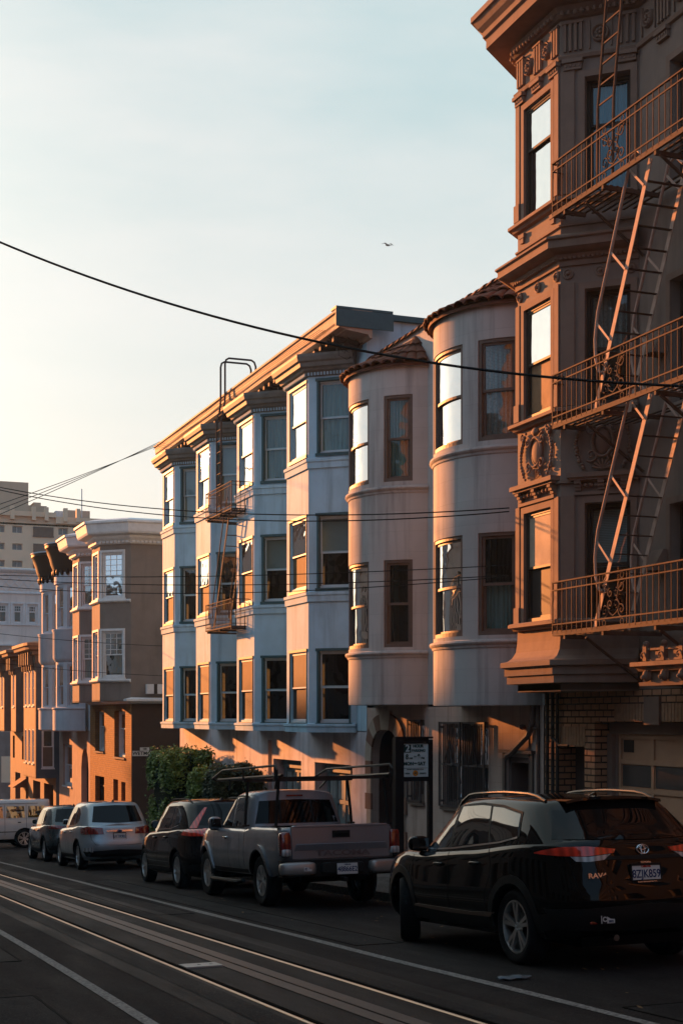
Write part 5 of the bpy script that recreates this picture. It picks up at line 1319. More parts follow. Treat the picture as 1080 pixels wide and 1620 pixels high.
        for k in tmp: bpy.data.objects.remove(k, do_unlink=True)
        s.body = o
        if s.gh:
            s.gh.m = [0] * len(s.gh.f); s.cabin = s.gh.build('cabin', mats[0], s.root, smooth=True, angle=60, merge=True, world=False)
        return o
    def wheel_cutters(s, r):
        out = []
        for ya in s.P['axles']:
            for sd in (-1, 1):
                c = MB(); x0, x1 = sd * (s.W / 2 - .36), sd * (s.W / 2 + .3); n = 40
                rw = [[(x, ya + r * math.cos(6.28318 * k / n), s.P['wr'] + .02 + r * math.sin(6.28318 * k / n)) for k in range(n)] for x in (x0, x1)]
                i = c.grid(rw, True); c.f.append(i[0][::-1]); c.m.append(1); c.f.append(i[1]); c.m.append(1); out.append(c)
        return out
    def wheels(s, style='five', steer=0, rimmat=None, dark=None, wtyre=.225, rr=.72):
        r = s.P['wr']
        for ai, ya in enumerate(s.P['axles']):
            for sd in (-1, 1):
                cx = sd * (s.W / 2 - .035 - wtyre / 2)
                rot = Matrix.Translation((cx, ya, r)) @ Matrix.Rotation(R(steer) if ai == 1 else 0, 4, 'Z')
                h = wtyre / 2; t = MB(); ax = Vector((sd, 0, 0))
                t.lathe((0, 0, 0), ax, [(r * rr, -h * .8), (r * .86, -h), (r * .97, -h * .86), (r, -h * .6), (r, h * .6), (r * .97, h * .86), (r * .93, h * .97), (r * .86, h), (r * rr * 1.02, h * .86), (r * rr, h * .7)], 48)
                t.v = [tuple(rot @ Vector(v)) for v in t.v]; wo = t.build('wheel', TYRE, s.root, smooth=True, angle=40, world=False)
                tr_ = MB()
                for k in range(60):      # tread blocks
                    f = k * 6.28318 / 60
                    for q in (-.55, -.12, .3):
                        a = Vector((h * q, math.cos(f) * r, math.sin(f) * r)); b_ = Vector((h * (q + .28), math.cos(f) * r, math.sin(f) * r)); tr_.bar(a, b_, r * .07, .010, (0, math.cos(f), math.sin(f)))
                tr_.v = [tuple(rot @ Vector(v)) for v in tr_.v]; tr_.build('tread', TYRE, wo, world=False)
                m = MB(); R_ = r * rr
                m.lathe((0, 0, 0), ax, [(R_, h * .72), (R_ * .99, h * .84), (R_ * .93, h * .84), (R_ * .90, h * .5), (R_ * .88, -h * .3)], 40)
                m.lathe((0, 0, 0), ax, [(R_ * .22, h * .35), (R_ * .2, h * .62), (R_ * .12, h * .66), (.001, h * .66)], 20)
                ns = {'five': 5, 'six': 6, 'multi': 10, 'ten': 10}[style]
                for k in range(ns):
                    f = k * 2 * math.pi / ns + .3
                    for dq in ((-.16, .16) if style in ('five', 'six') else (0,)):
                        a = f + dq * .55; b_ = f + dq
                        p0 = Vector((sd * h * .58, math.cos(a) * R_ * .16, math.sin(a) * R_ * .16)); p1 = Vector((sd * h * .70, math.cos(b_) * R_ * .94, math.sin(b_) * R_ * .94))
                        tg = Vector((0, -math.sin(b_), math.cos(b_))); w0, w1 = R_ * .055, R_ * (.075 if style in ('five', 'six') else .055)
                        th = Vector((sd * .02, 0, 0))
                        m.hexa([p0 - tg * w0 - th, p0 + tg * w0 - th, p0 + tg * w0 + th * .6, p0 - tg * w0 + th * .6, p1 - tg * w1 - th, p1 + tg * w1 - th, p1 + tg * w1 + th * .5, p1 - tg * w1 + th * .5])
                for k in range(5):
                    f = k * 2 * math.pi / 5; c = Vector((sd * h * .66, math.cos(f) * R_ * .13, math.sin(f) * R_ * .13)); m.lathe(c, ax, [(.011, -.01), (.011, .008), (.001, .008)], 6)
                m.v = [tuple(rot @ Vector(v)) for v in m.v]; m.build('rim', rimmat or ALLOY, wo, smooth=True, angle=35, world=False)
                bk = MB(); bk.lathe((0, 0, 0), ax, [(R_ * .89, -h * .2), (R_ * .5, -h * .2), (R_ * .5, h * .15), (.001, h * .15)], 32); bk.v = [tuple(rot @ Vector(v)) for v in bk.v]; bk.build('brake_disc', dark or ALLOY_D, wo, smooth=True, world=False)
    def arch(s, mat, r0, r1, off=.012, cut_low=True, a0=-12, a1=192):
        for ya in s.P['axles']:
            for sd in (-1, 1):
                A, B = [], []
                for k in range(15):
                    f = R(a0 + (a1 - a0) * k / 14); zc = s.P['wr'] + .02
                    A.append((ya + r0 * math.cos(f), zc + r0 * math.sin(f))); B.append((ya + r1 * math.cos(f), zc + r1 * math.sin(f)))
                s.patch('wheel_arch_trim', mat, sd, A, B, off, 2, 2, low=True)
    def mirror(s, y, z, mat, size=(.10, .055, .075), stalk=True):
        for sd in (-1, 1):
            p, n = s.hit(sd, y, z); b = MB(); c = p + Vector((sd * .13, -.02, .06)); b.blob(c, size, 3, 18, 10, Matrix.Rotation(R(-8 * sd), 3, 'Z')); b.bar(p + Vector((-sd * .03, 0, 0)), c, .09, .04)
            mo = b.build('wing_mirror', mat, s.root, smooth=True, angle=60, world=False)
            g = MB(); g.hexa([c + Vector((x, -size[1] - .003, z_)) for x, z_ in ((-size[0] * .8, -size[2] * .7), (size[0] * .8, -size[2] * .7))] + [c + Vector((x, -size[1] + .01, z_)) for x, z_ in ((size[0] * .8, -size[2] * .7), (-size[0] * .8, -size[2] * .7))] + [c + Vector((x, -size[1] - .003, z_)) for x, z_ in ((-size[0] * .8, size[2] * .7), (size[0] * .8, size[2] * .7))] + [c + Vector((x, -size[1] + .01, z_)) for x, z_ in ((size[0] * .8, size[2] * .7), (-size[0] * .8, size[2] * .7))])
            g.build('mirror_glass', CG, mo, world=False)
    def handle(s, y, z, mat, w=.10):
        for sd in (-1, 1):
            p, n = s.hit(sd, y, z); b = MB(); b.blob(p + Vector((sd * .022, 0, 0)), (.014, w, .018), 3, 14, 8); b.blob(p + Vector((sd * .008, w * .8, 0)), (.02, .02, .02), 2, 8, 6); b.blob(p + Vector((sd * .008, -w * .8, 0)), (.02, .02, .02), 2, 8, 6)
            h = b.build('door_handle', mat, s.root, smooth=True, angle=60, world=False); 
            s.patch('handle_shade', SEAM, sd, [(y - w * .6, z - .03), (y + w * .6, z - .03)], [(y - w * .6, z + .03), (y + w * .6, z + .03)], .0015, 4, 2, h, False)  # dark patch paints the shade of the hollow behind the handle
    def plate(s, z, txt, top, bottom='', w=.305, h=.152, frame=True, tilt=6, x=0):
        p, n = s.hit('r', x, z); p = p + Vector((0, -.02, 0)); Mx = Matrix.Translation(p) @ Matrix.Rotation(R(90 - tilt), 4, 'X')
        b = MB(); b.box(-w / 2, w / 2, -h / 2, h / 2, -.012, .0); b.v = [tuple(Mx @ Vector(v)) for v in b.v]; po = b.build('number_plate', PLATE_M, s.root, world=False)
        if frame:
            b = MB()
            for x0, x1, y0, y1 in ((-w / 2 - .008, w / 2 + .008, h / 2 - .008, h / 2 + .012), (-w / 2 - .008, w / 2 + .008, -h / 2 - .022, -h / 2 + .004), (-w / 2 - .008, -w / 2 + .004, -h / 2, h / 2), (w / 2 - .004, w / 2 + .008, -h / 2, h / 2)): b.box(x0, x1, y0, y1, -.012, .004)
            b.v = [tuple(Mx @ Vector(v)) for v in b.v]; b.build('plate_frame', PLAS, po, world=False)
        text(txt, h * .68, Mx @ Matrix.Translation((0, -.010, .002)), PLTXT, po, bold=.0015, sx=.82)
        if top: text(top, h * .17, Mx @ Matrix.Translation((0, h * .40, .0025)), surf('plate_red_script', (.4, .03, .02), .5, bstr=0, vamt=0), po, bold=.001)
        if bottom: text(bottom, h * .16, Mx @ Matrix.Translation((0, -h / 2 - .008, .006)), BADGE, po, bold=.001, sx=1.1)
        return po, Mx
def side_glass(c, A, B, label='side_window', parent=None, off=.005):
    for sd in (-1, 1): c.patch(label, CG, sd, A, B, off, 6, 5, parent, True)
def under(c, z=.2):
    b = MB(); L, W = c.L, c.W; b.box(-W / 2 + .38, W / 2 - .38, -L / 2 + .3, L / 2 - .3, z, z + .25)
    for ya in c.P['axles']: b.tube([(-W / 2 + .2, ya, c.P['wr']), (W / 2 - .2, ya, c.P['wr'])], .05, 8)
    b.build('underbody', WELL, c.root, world=False)

LOW = [(0, .90, .10, .12), (.10, .955, .02, .05), (.22, .985, .0, .01), (.38, 1.0, .0, 0), (.50, 1.0, .03, .015), (.62, .992, .07, .03), (.78, .985, .09, .06), (.90, .975, .11, .12), (.965, .955, .13, .17), (1.0, .915, .17, .24)]
# ---------------------------------------------------------------- black compact crossover in the foreground
PA = paint('bronze_black_paint', (.006, .0048, .004), 0, .5, 0); PA.node_tree.nodes['Principled BSDF'].inputs['Coat IOR'].default_value = 1.33
P1 = dict(L=4.60, W=1.86, wr=.355, axles=(-1.33, 1.36), crown=.05, zb=[(-2.3, .40), (-1.9, .26), (1.7, .24), (2.3, .34)],
          zs=[(-2.3, 1.19), (-1.6, 1.17), (-.4, 1.075), (.8, 1.01), (1.25, 1.015), (1.8, .95), (2.15, .86), (2.3, .78)], low=LOW,
          gh=dict(yr=(-2.16, -1.66), yf=(1.28, .38), lv=[(0, .945), (.15, .925), (.5, .86), (.8, .79), (.90, .76), (.96, .725), (1, .68)],
                  zr=[(-2.1, 1.50), (-1.6, 1.545), (-.6, 1.585), (.2, 1.575), (.6, 1.545), (1.3, 1.50)], crown=.03, nr=5, nf=4.2))
c = Car('parked_car', 'black crossover car with chrome badge and grey wheel arches, nearest to the camera', 'car', P1, (7.28, 13.36), 0)
c.cut(c.wheel_cutters(.395), [PA, WELL]); under(c)
c.wheels('five', steer=-24)
c.arch(PLAS, .395, .475, .010)
for sd in (-1, 1):
    c.patch('sill_cladding', PLAS, sd, [(-.90, .30), (0, .30), (.93, .30)], [(-.86, .44), (0, .42), (.90, .44)], .012, 6, 3, low=True)
    c.patch('sill_trim', surf('bronze_sill_trim', (.16, .11, .08), .45, .3, bstr=0, local=True), sd, [(-.9, .425), (0, .41), (.92, .425)], [(-.98, .475), (-.5, .45), (.88, .45)], .016, 6, 2, low=True)
    c.patch('bumper_corner', PLAS, sd, [(-2.2, .42), (-1.78, .35)], [(-2.2, .56), (-1.80, .50)], .010, 5, 3, low=True)
# side glazing: front door, rear door, quarter
side_glass(c, [(.98, 1.055), (.62, 1.06), (.10, 1.075)], [(.90, 1.12), (.50, 1.385), (.16, 1.485)], 'front_side_window')
side_glass(c, [(.04, 1.09), (-.4, 1.12), (-.80, 1.145)], [(.08, 1.495), (-.4, 1.51), (-.62, 1.50)], 'rear_side_window')
side_glass(c, [(-.83, 1.148), (-1.05, 1.168), (-1.37, 1.215)], [(-.66, 1.495), (-.90, 1.48), (-1.28, 1.42)], 'quarter_window')
for sd in (-1, 1):
    c.patch('window_pillar', PLAS, sd, [(.10, 1.07), (.04, 1.07)], [(.16, 1.49), (.08, 1.50)], .004, 3, 6)
    c.patch('window_pillar', PLAS, sd, [(-.80, 1.14), (-.83, 1.14)], [(-.62, 1.50), (-.66, 1.50)], .007, 3, 6)
    c.line('window_trim', CHROME, sd, [(1.02, 1.045), (.5, 1.048), (0, 1.068), (-.6, 1.115), (-1.05, 1.15), (-1.38, 1.20)], .018, .010)
    c.line('window_trim', PLAS, sd, [(1.02, 1.05), (.92, 1.14), (.52, 1.40), (.18, 1.502), (-.4, 1.526), (-.88, 1.50), (-1.30, 1.435), (-1.40, 1.205)], .022, .005)
    c.line('door_gap', SEAM, sd, [(.99, 1.03), (.96, .8), (.93, .45)], .009); c.line('door_gap', SEAM, sd, [(.08, 1.05), (.05, .8), (.04, .45)], .009)
    c.line('door_gap', SEAM, sd, [(-.84, 1.1), (-.92, .95), (-.90, .82), (-.80, .66), (-.80, .47)], .009)
    c.line('fuel_flap_gap', SEAM, sd, [(-1.30, 1.0), (-1.12, 1.0), (-1.12, .86), (-1.30, .86), (-1.30, 1.0)], .006) if sd < 0 else None
    c.patch('headlight', CLRL, sd, [(2.14, .70), (1.80, .80)], [(2.10, .78), (1.78, .86)], .006, 5, 3, low=True)
    # tail lamps: long horizontal wedge wrapping the corner
    q = -sd
    A = [(q * 66, .965), (q * 45, .965), (q * 30, .96), (q * 17, .96)]; B = [(q * 66, .99), (q * 45, 1.065), (q * 30, 1.075), (q * 18, 1.03)]
    A = [(-a, z) for a, z in A]; B = [(-a, z) for a, z in B]
    c.P['cy'] = -1.35
    to = c.patch('tail_light', REDL, 'c', [(sd * 66, 1.06), (sd * 48, 1.04), (sd * 35, 1.035), (sd * 20, 1.06)], [(sd * 66, 1.072), (sd * 48, 1.118), (sd * 35, 1.122), (sd * 19, 1.095)], .014, 6, 4, low=True)
    c.patch('lamp_lens', CLRL, 'c', [(sd * 40, .99), (sd * 34, .985), (sd * 26, 1.0)], [(sd * 43, 1.035), (sd * 34, 1.03), (sd * 22, 1.052)], .012, 6, 3, to, low=True)
    b = MB()                                   # roof rail
    pts = []
    for k in range(13):
        y = .45 - 1.95 * k / 12; p, n = c.hit('t', sd * .60, y); h_ = .045 * min(1, 4 * (k / 12) * (1 - k / 12) * 2.2) + .006; pts.append(p + Vector((0, 0, h_)))
    b.tube(pts, .017, 8)
    b.build('roof_rail', surf('dark_satin_rail', (.10, .09, .08), .3, .8, bstr=0, local=True), c.root, smooth=True, world=False)
c.mirror(.93, 1.04, PA, (.115, .07, .085)); c.handle(.28, .90, PA); c.handle(-.58, .935, PA)
c.patch('rear_window', CGR, 'r', [(-.76, 1.19), (0, 1.17), (.76, 1.19)], [(-.62, 1.45), (0, 1.475), (.62, 1.45)], .006, 8, 6)
c.patch('windscreen', CG, 'f', [(-.72, 1.06), (0, 1.08), (.72, 1.06)], [(-.56, 1.47), (0, 1.50), (.56, 1.47)], .005, 8, 6)
c.patch('rear_bumper', PLAS, 'r', [(-.80, .38), (0, .36), (.80, .38)], [(-.86, .56), (0, .60), (.86, .56)], .014, 8, 4, low=True)
c.patch('lamp_bar', PLAS, 'r', [(-.46, 1.0), (0, .995), (.46, 1.0)], [(-.46, 1.03), (0, 1.03), (.46, 1.03)], .010, 8, 2, low=True)
c.line('tailgate_gap', SEAM, 'r', [(-.72, 1.1), (-.70, .9), (-.66, .64), (0, .62), (.66, .64), (.70, .9), (.72, 1.1)], .009, .003, low=True)
b = MB()
for k in range(13):
    pass
p0 = [c.hit('t', -.52 + 1.04 * k / 12, -1.60)[0] for k in range(13)]
b.grid([[p + Vector((0, .10, .012)) for p in p0], [p + Vector((0, -.14, .006)) for p in p0], [p + Vector((0, -.15, -.02)) for p in p0], [p + Vector((0, .08, -.03)) for p in p0]], False)
b.build('spoiler', PA, c.root, smooth=True, angle=50, world=False)
b = MB(); p = c.hit('t', 0, -1.35)[0]; b.hexa([p + Vector(v) for v in ((-.02, -.07, -.01), (.02, -.07, -.01), (.015, .09, -.01), (-.015, .09, -.01), (-.004, -.06, .04), (.004, -.06, .04), (.003, -.03, .037), (-.003, -.03, .037))]); b.build('roof_aerial', PA, c.root, world=False)
po, Mx = c.plate(.87, '8ZJK859', 'California', 'SAN FRANCISCO'); text('TOYOTA', .022, Mx @ Matrix.Translation((0, .098, .004)), BADGE, po, bold=.001, sx=1.2)
p, n = c.hit('r', 0, 1.085); Mb = Matrix.Translation(p + Vector((0, -.012, 0))) @ Matrix.Rotation(R(78), 4, 'X'); b = MB()
def ell(cx, cy, rx, ry, r=.006):
    b.tube([Mb @ Vector((cx + rx * math.cos(t * .31416), cy + ry * math.sin(t * .31416), 0)) for t in range(21)], r, 5)
ell(0, 0, .062, .043); ell(0, 0, .019, .040, .005); ell(0, .014, .038, .017, .005); b.build('badge', BADGE, c.root, smooth=True, world=False)
for s_, x, z, h in (('RAV4', -.50, .86, .062), ('AWD', .52, .88, .04), ('LE', .55, .83, .03)):
    p, n = c.hit('r', x, z); text(s_, h, Matrix.Translation(p + Vector((0, -.006, 0))) @ Matrix.Rotation(R(84), 4, 'X'), BADGE, c.root, name='badge_lettering', bold=.002, sx=1.3)
p, n = c.hit('r', -.44, .47); Mx = Matrix.Translation(p + Vector((0, -.02, 0))) @ Matrix.Rotation(R(88), 4, 'X'); b = MB(); b.box(-.075, .075, -.04, .04, -.004, 0); b.v = [tuple(Mx @ Vector(v)) for v in b.v]; st_ = b.build('permit_sticker', PLAS, c.root, world=False)
b = MB(); b.box(-.01, .07, -.035, .035, 0, .001); b.box(-.07, -.062, -.035, .035, 0, .001); b.v = [tuple(Mx @ Vector(v)) for v in b.v]; b.build('sticker_panel', PLATE_M, st_, world=False)
text('C', .06, Mx @ Matrix.Translation((-.035, 0, .002)), PLATE_M, st_, bold=.002); text('2022', .026, Mx @ Matrix.Translation((.03, -.018, .003)), PLTXT, st_, bold=.001)
for x in (-.55, .55): 
    p, n = c.hit('r', x, .44); b = MB(); b.blob(p + Vector((0, -.012, 0)), (.05, .008, .014), 4, 12, 6); b.build('reflector', REDD, c.root, world=False)
b = MB(); b.tube([(-.35, -2.1, .30), (-.35, -2.28, .30)], .03, 10); b.build('exhaust_pipe', CHROME, c.root, world=False)
c.place()

# ---------------------------------------------------------------- grey pickup with a ladder rack
PB = paint('warm_grey_paint', (.19, .20, .22), .45, .36)
LOWP = [(0, .92, .06, .12), (.10, .96, .02, .05), (.24, .985, .0, .01), (.42, 1.0, .0, 0), (.60, .995, .0, .01), (.78, .985, .0, .04), (.92, .975, .005, .09), (.975, .955, .015, .14), (1.0, .93, .03, .2)]
P2 = dict(L=5.2, W=1.86, wr=.385, axles=(-1.45, 1.60), nr=16, nf=4.5, crown=.035, zb=[(-2.6, .62), (-2.0, .46), (1.9, .44), (2.6, .46)],
          zs=[(-2.6, 1.20), (-1.0, 1.20), (-.65, 1.16), (1.0, 1.17), (1.5, 1.17), (2.1, 1.10), (2.45, 1.02), (2.6, .92)], low=LOWP,
          gh=dict(yr=(-.70, -.52), yf=(1.30, .52), lv=[(0, .90), (.15, .88), (.5, .83), (.8, .77), (.9, .745), (.96, .71), (1, .66)],
                  zr=[(-.7, 1.735), (-.1, 1.755), (.5, 1.73), (1.3, 1.68)], crown=.03, nr=9, nf=4.5))
c = Car('pickup_truck', 'grey pickup truck with a black ladder rack over its bed', 'pickup truck', P2, (7.55, 22.2), 0)
bed = MB(); bed.box(-.75, .75, -2.50, -.74, .78, 1.6); bed.f = [list(f) for f in bed.f]
gapc = MB(); gapc.box(-1.2, 1.2, -.715, -.695, .5, 1.5)
notch = MB(); notch.box(-.70, .70, -2.9, -2.655, .50, .72)
c.cut(c.wheel_cutters(.45) + [bed, gapc], [PB, WELL]); under(c, .38)
c.wheels('six', steer=0, rr=.62, wtyre=.25)
c.arch(PB, .452, .535, .028)
for sd in (-1, 1):
    c.patch('wheel_arch_lip', PLAS, sd, *[[(ya + r * math.cos(R(-12 + 204 * k / 14)), .405 + r * math.sin(R(-12 + 204 * k / 14))) for k in range(15)] for ya in (-1.45,) for r in (.450, .462)], .030, 2, 1, low=True)
side_glass(c, [(.98, 1.20), (.7, 1.20), (.22, 1.20)], [(.92, 1.27), (.64, 1.55), (.27, 1.655)], 'front_side_window')
side_glass(c, [(.14, 1.20), (-.1, 1.20), (-.40, 1.21)], [(.18, 1.66), (-.08, 1.665), (-.33, 1.645)], 'rear_side_window')
for sd in (-1, 1):
    c.line('door_gap', SEAM, sd, [(1.02, 1.14), (1.0, .8), (.95, .5)], .010); c.line('door_gap', SEAM, sd, [(.16, 1.18), (.13, .8), (.13, .52)], .010); c.line('door_gap', SEAM, sd, [(-.42, 1.18), (-.46, .8), (-.44, .52)], .010)
    c.line('window_trim', PLAS, sd, [(1.04, 1.185), (.4, 1.185), (-.44, 1.19), (-.37, 1.67), (.0, 1.69), (.30, 1.68), (.68, 1.58), (.98, 1.28)], .022, .006)
    c.patch('sill_panel', PLAS, sd, [(-.95, .48), (1.1, .46)], [(-.95, .54), (1.1, .53)], .01, 8, 2, low=True)
    b = MB(); b.tube([(sd * .93, 1.05, .36), (sd * .98, .95, .33), (sd * .98, -.55, .33), (sd * .93, -.7, .36)], .035, 8); b.build('side_step', CHROME if False else PLAS, c.root, smooth=True, world=False)
    # tail lamps on the corner of the bed
    b = MB(); x0, x1 = sorted((sd * .785, sd * .94)); b.blob(((x0 + x1) / 2, -2.555, .96), (.085, .07, .18), 5, 20, 12); tl = b.build('tail_light', REDD, c.root, smooth=True, angle=60, world=False)
    b = MB(); b.blob(((x0 + x1) / 2 - sd * .004, -2.58, .835), (.075, .062, .055), 5, 16, 8); b.build('lamp_lens', CLRL, tl, smooth=True, world=False)
    c.patch('headlight', CLRL, sd, [(2.5, .82), (2.2, .86)], [(2.46, .95), (2.18, .98)], .006, 5, 3, low=True)
c.mirror(.90, 1.18, PB, (.11, .07, .115)); c.handle(.32, 1.02, CHROME, .09)
c.patch('rear_window', CGR, 'r', [(-.70, 1.24), (0, 1.24), (.70, 1.24)], [(-.60, 1.60), (0, 1.62), (.60, 1.60)], .006, 6, 4)
c.line('window_trim', PLAS, 'r', [(-.28, 1.24), (-.26, 1.61)], .03, .010); c.line('window_trim', PLAS, 'r', [(.28, 1.24), (.26, 1.61)], .03, .010)
c.patch('brake_light', REDD, 'r', [(-.14, 1.665), (.14, 1.665)], [(-.14, 1.69), (.14, 1.69)], .012, 3, 1)
c.patch('windscreen', CG, 'f', [(-.72, 1.24), (0, 1.26), (.72, 1.24)], [(-.58, 1.64), (0, 1.67), (.58, 1.64)], .005, 8, 6)
# tailgate standing proud of the bed sides
tg = MB(); yt = -2.61
tg.hexa([(-.765, yt, .745), (.765, yt, .745), (.765, yt + .05, .745), (-.765, yt + .05, .745), (-.775, yt - .004, 1.215), (.775, yt - .004, 1.215), (.775, yt + .06, 1.215), (-.775, yt + .06, 1.215)])
tg.hexa([(-.74, yt - .006, .86), (.74, yt - .006, .86), (.74, yt + .01, .86), (-.74, yt + .01, .86), (-.70, yt - .022, .95), (.70, yt - .022, .95), (.70, yt + .01, .97), (-.70, yt + .01, .97)])
tg.blob((0, yt + .022, 1.215), (.77, .035, .02), 6, 20, 6)
tgo = tg.build('tailgate', PB, c.root, world=False)
b = MB(); b.box(-.14, .14, yt - .012, yt, 1.04, 1.145); b.build('handle', PLAS, tgo, world=False)
b = MB(); b.box(-.11, .11, yt - .014, yt - .0125, 1.06, 1.10); b.build('handle_shade', SEAM, tgo, world=False)  # dark patch paints the shade in the grip hollow
text('TACOMA', .105, Matrix.Translation((.02, yt - .022, .815)) @ Matrix.Rotation(R(90), 4, 'X'), surf('debossed_letters', (.13, .13, .14), .4, .5, bstr=0, local=True), tgo, bold=.003, sx=1.9)
b = MB(); b.blob((0, -2.62, .60), (.34, .09, .085), 6, 24, 8); b.box(-.93, .93, -2.62, -2.45, .48, .72); b.build('bumper_step', PLAS, c.root, world=False)
for sd in (-1, 1):
    b = MB(); b.blob((sd * .69, -2.61, .60), (.27, .11, .10), 5, 24, 10, Matrix.Rotation(R(6 * sd), 3, 'Z')); b.build('bumper_end', surf('satin_bumper_steel', (.34, .32, .30), .35, .6, bstr=0, vamt=.3, local=True), c.root, smooth=True, angle=50, world=False)
pp = Matrix.Translation((.05, -2.725, .585)) @ Matrix.Rotation(R(86), 4, 'X')
b = MB(); b.box(-.16, .16, -.08, .08, -.012, 0); b.v = [tuple(pp @ Vector(v)) for v in b.v]; po = b.build('number_plate', PLATE_M, c.root, world=False)
text('48866E2', .105, pp @ Matrix.Translation((0, -.01, .002)), PLTXT, po, bold=.0015, sx=.85); text('California', .026, pp @ Matrix.Translation((0, .06, .002)), PLTXT, po, bold=.001)
p = pp @ Matrix.Translation((-.62, .01, .01)); b = MB(); b.box(-.06, .06, -.03, .03, -.002, 0); b.v = [tuple(p @ Vector(v)) for v in b.v]; st_ = b.build('permit_sticker', PLATE_M, c.root, world=False); text('C', .045, p @ Matrix.Translation((-.03, 0, .002)), PLTXT, st_, bold=.003)
b = MB(); b.box(-.03, .03, -2.8, -2.5, .40, .46); b.build('tow_hitch', PLAS, c.root, world=False)
c.place()
# the rack is bolted to the truck's bed: a part of it
RK = surf('black_rack_tube', (.03, .027, .025), .35, .3, bstr=0, vamt=.4, local=True)
rk = MB(); r = .024
for y in (-2.28, -.75):
    for sd in (-1, 1): rk.tube([(sd * .90, y, 1.20), (sd * .885, y, 1.45), (sd * .84, y, 1.93)], r, 8); rk.bar((sd * .89, y - .07, 1.22), (sd * .89, y + .07, 1.22), .08, .03)
    rk.bar((-.92, y, 1.93), (.92, y, 1.93), .06, .05)
for sd in (-1, 1):
    rk.tube([(sd * .86, -2.50, 1.97), (sd * .86, .9, 1.97)], r, 8)
    rk.tube([(sd * .92, -2.35, 1.78), (sd * .92, -2.42, 1.90), (sd * .92, -2.44, 2.05), (sd * .92, -2.36, 2.12), (sd * .92, .4, 2.12), (sd * .92, 1.0, 2.0), (sd * .86, 1.05, 1.97)], .018, 8)
    for y in (-2.35, -.75): rk.tube([(sd * .92, y, 1.93), (sd * .92, y, 2.12)], .015, 6)
    rk.tube([(sd * .86, .15, 1.97), (sd * .80, .45, 1.80)], .015, 6)
rk.bar((-.9, .15, 1.95), (.9, .15, 1.95), .04, .03)
rk.build('ladder_rack', RK, c.root, smooth=True, angle=40, world=False)

# ---------------------------------------------------------------- three more cars further down the kerb
def suv(label, P, pos, pmat, lamps, plate=None, tall=False, wheel='multi', yaw=0, steer=0):
    c = Car('parked_car', label, 'car', P, pos, yaw); c.cut(c.wheel_cutters(P['wr'] + .045), [pmat, WELL]); under(c); c.wheels(wheel, steer=steer)
    zb = interp(P['zs'], 0); g = P['gh']; zt = interp(g['zr'], 0); f = g['yf'][0]; rr = g['yr'][0]
    H = zt - zb
    side_glass(c, [(f - .30, zb + .035), (f - .7, zb + .04), (.12, zb + .045)], [(f - .40, zb + .10), (f - .80, zb + .62 * H), (.17, zb + .80 * H)], 'front_side_window')
    side_glass(c, [(.05, zb + .045), (-.4, zb + .055), (-.80, zb + .065)], [(.09, zb + .81 * H), (-.4, zb + .82 * H), (-.70, zb + .80 * H)], 'rear_side_window')
    side_glass(c, [(-.85, zb + .07), (-1.1, zb + .10), (-1.32, zb + .17)], [(-.76, zb + .79 * H), (-.98, zb + .74 * H), (-1.27, zb + .52 * H)], 'quarter_window')
    for sd in (-1, 1):
        c.line('window_trim', CHROME, sd, [(f - .26, zb + .022), (0, zb + .03), (-.85, zb + .055), (-1.35, zb + .12)], .016, .008)
        c.line('door_gap', SEAM, sd, [(f - .32, zb), (f - .36, .5)], .009); c.line('door_gap', SEAM, sd, [(.08, zb + .03), (.05, .45)], .009); c.line('door_gap', SEAM, sd, [(-.82, zb + .03), (-.95, .85), (-.82, .6), (-.8, .45)], .009)
        c.patch('sill_cladding', PLAS, sd, [(-.85, .28), (.9, .28)], [(-.85, .38), (.9, .38)], .01, 8, 2, low=True)
        c.patch('headlight', CLRL, sd, [(P['L'] / 2 - .2, .68), (P['L'] / 2 - .55, .76)], [(P['L'] / 2 - .25, .78), (P['L'] / 2 - .6, .86)], .006, 5, 3, low=True)
    c.P['cy'] = -1.2
    for sd in (-1, 1):
        for (nm, mt, A, B, low) in lamps: c.patch(nm, mt, 'c', [(sd * a, z) for a, z in A], [(sd * a, z) for a, z in B], .012, 6, 4, low=low)
    c.arch(PLAS, P['wr'] + .045, P['wr'] + .075, .006)
    c.mirror(f - .30, zb + .06, pmat); c.handle(.28, zb - .13, pmat); c.handle(-.6, zb - .11, pmat)
    zr0, zr1 = zb + .13, zb + .83 * H
    c.patch('rear_window', CGR, 'r', [(-.62, zr0), (0, zr0 - .03), (.62, zr0)], [(-.52, zr1), (0, zr1 + .02), (.52, zr1)], .006, 8, 5)
    c.patch('windscreen', CG, 'f', [(-.68, zb + .1), (0, zb + .12), (.68, zb + .1)], [(-.54, zb + .82 * H), (0, zb + .86 * H), (.54, zb + .82 * H)], .005, 8, 5)
    c.patch('rear_bumper', PLAS, 'r', [(-.78, .34), (0, .32), (.78, .34)], [(-.84, .46), (0, .50), (.84, .46)], .012, 8, 3, low=True)
    c.line('tailgate_gap', SEAM, 'r', [(-.70, zb), (-.68, .75), (-.6, .62), (0, .60), (.6, .62), (.68, .75), (.70, zb)], .008, low=True)
    if plate: c.plate(*plate)
    b = MB(); p = c.hit('t', 0, rr + .75)[0]; b.hexa([p + Vector(v) for v in ((-.03, -.09, -.01), (.03, -.09, -.01), (.02, .08, -.01), (-.02, .08, -.01), (-.005, -.08, .05), (.005, -.08, .05), (.004, -.03, .045), (-.004, -.03, .045))]); b.build('roof_aerial', PLAS, c.root, world=False)
    return c
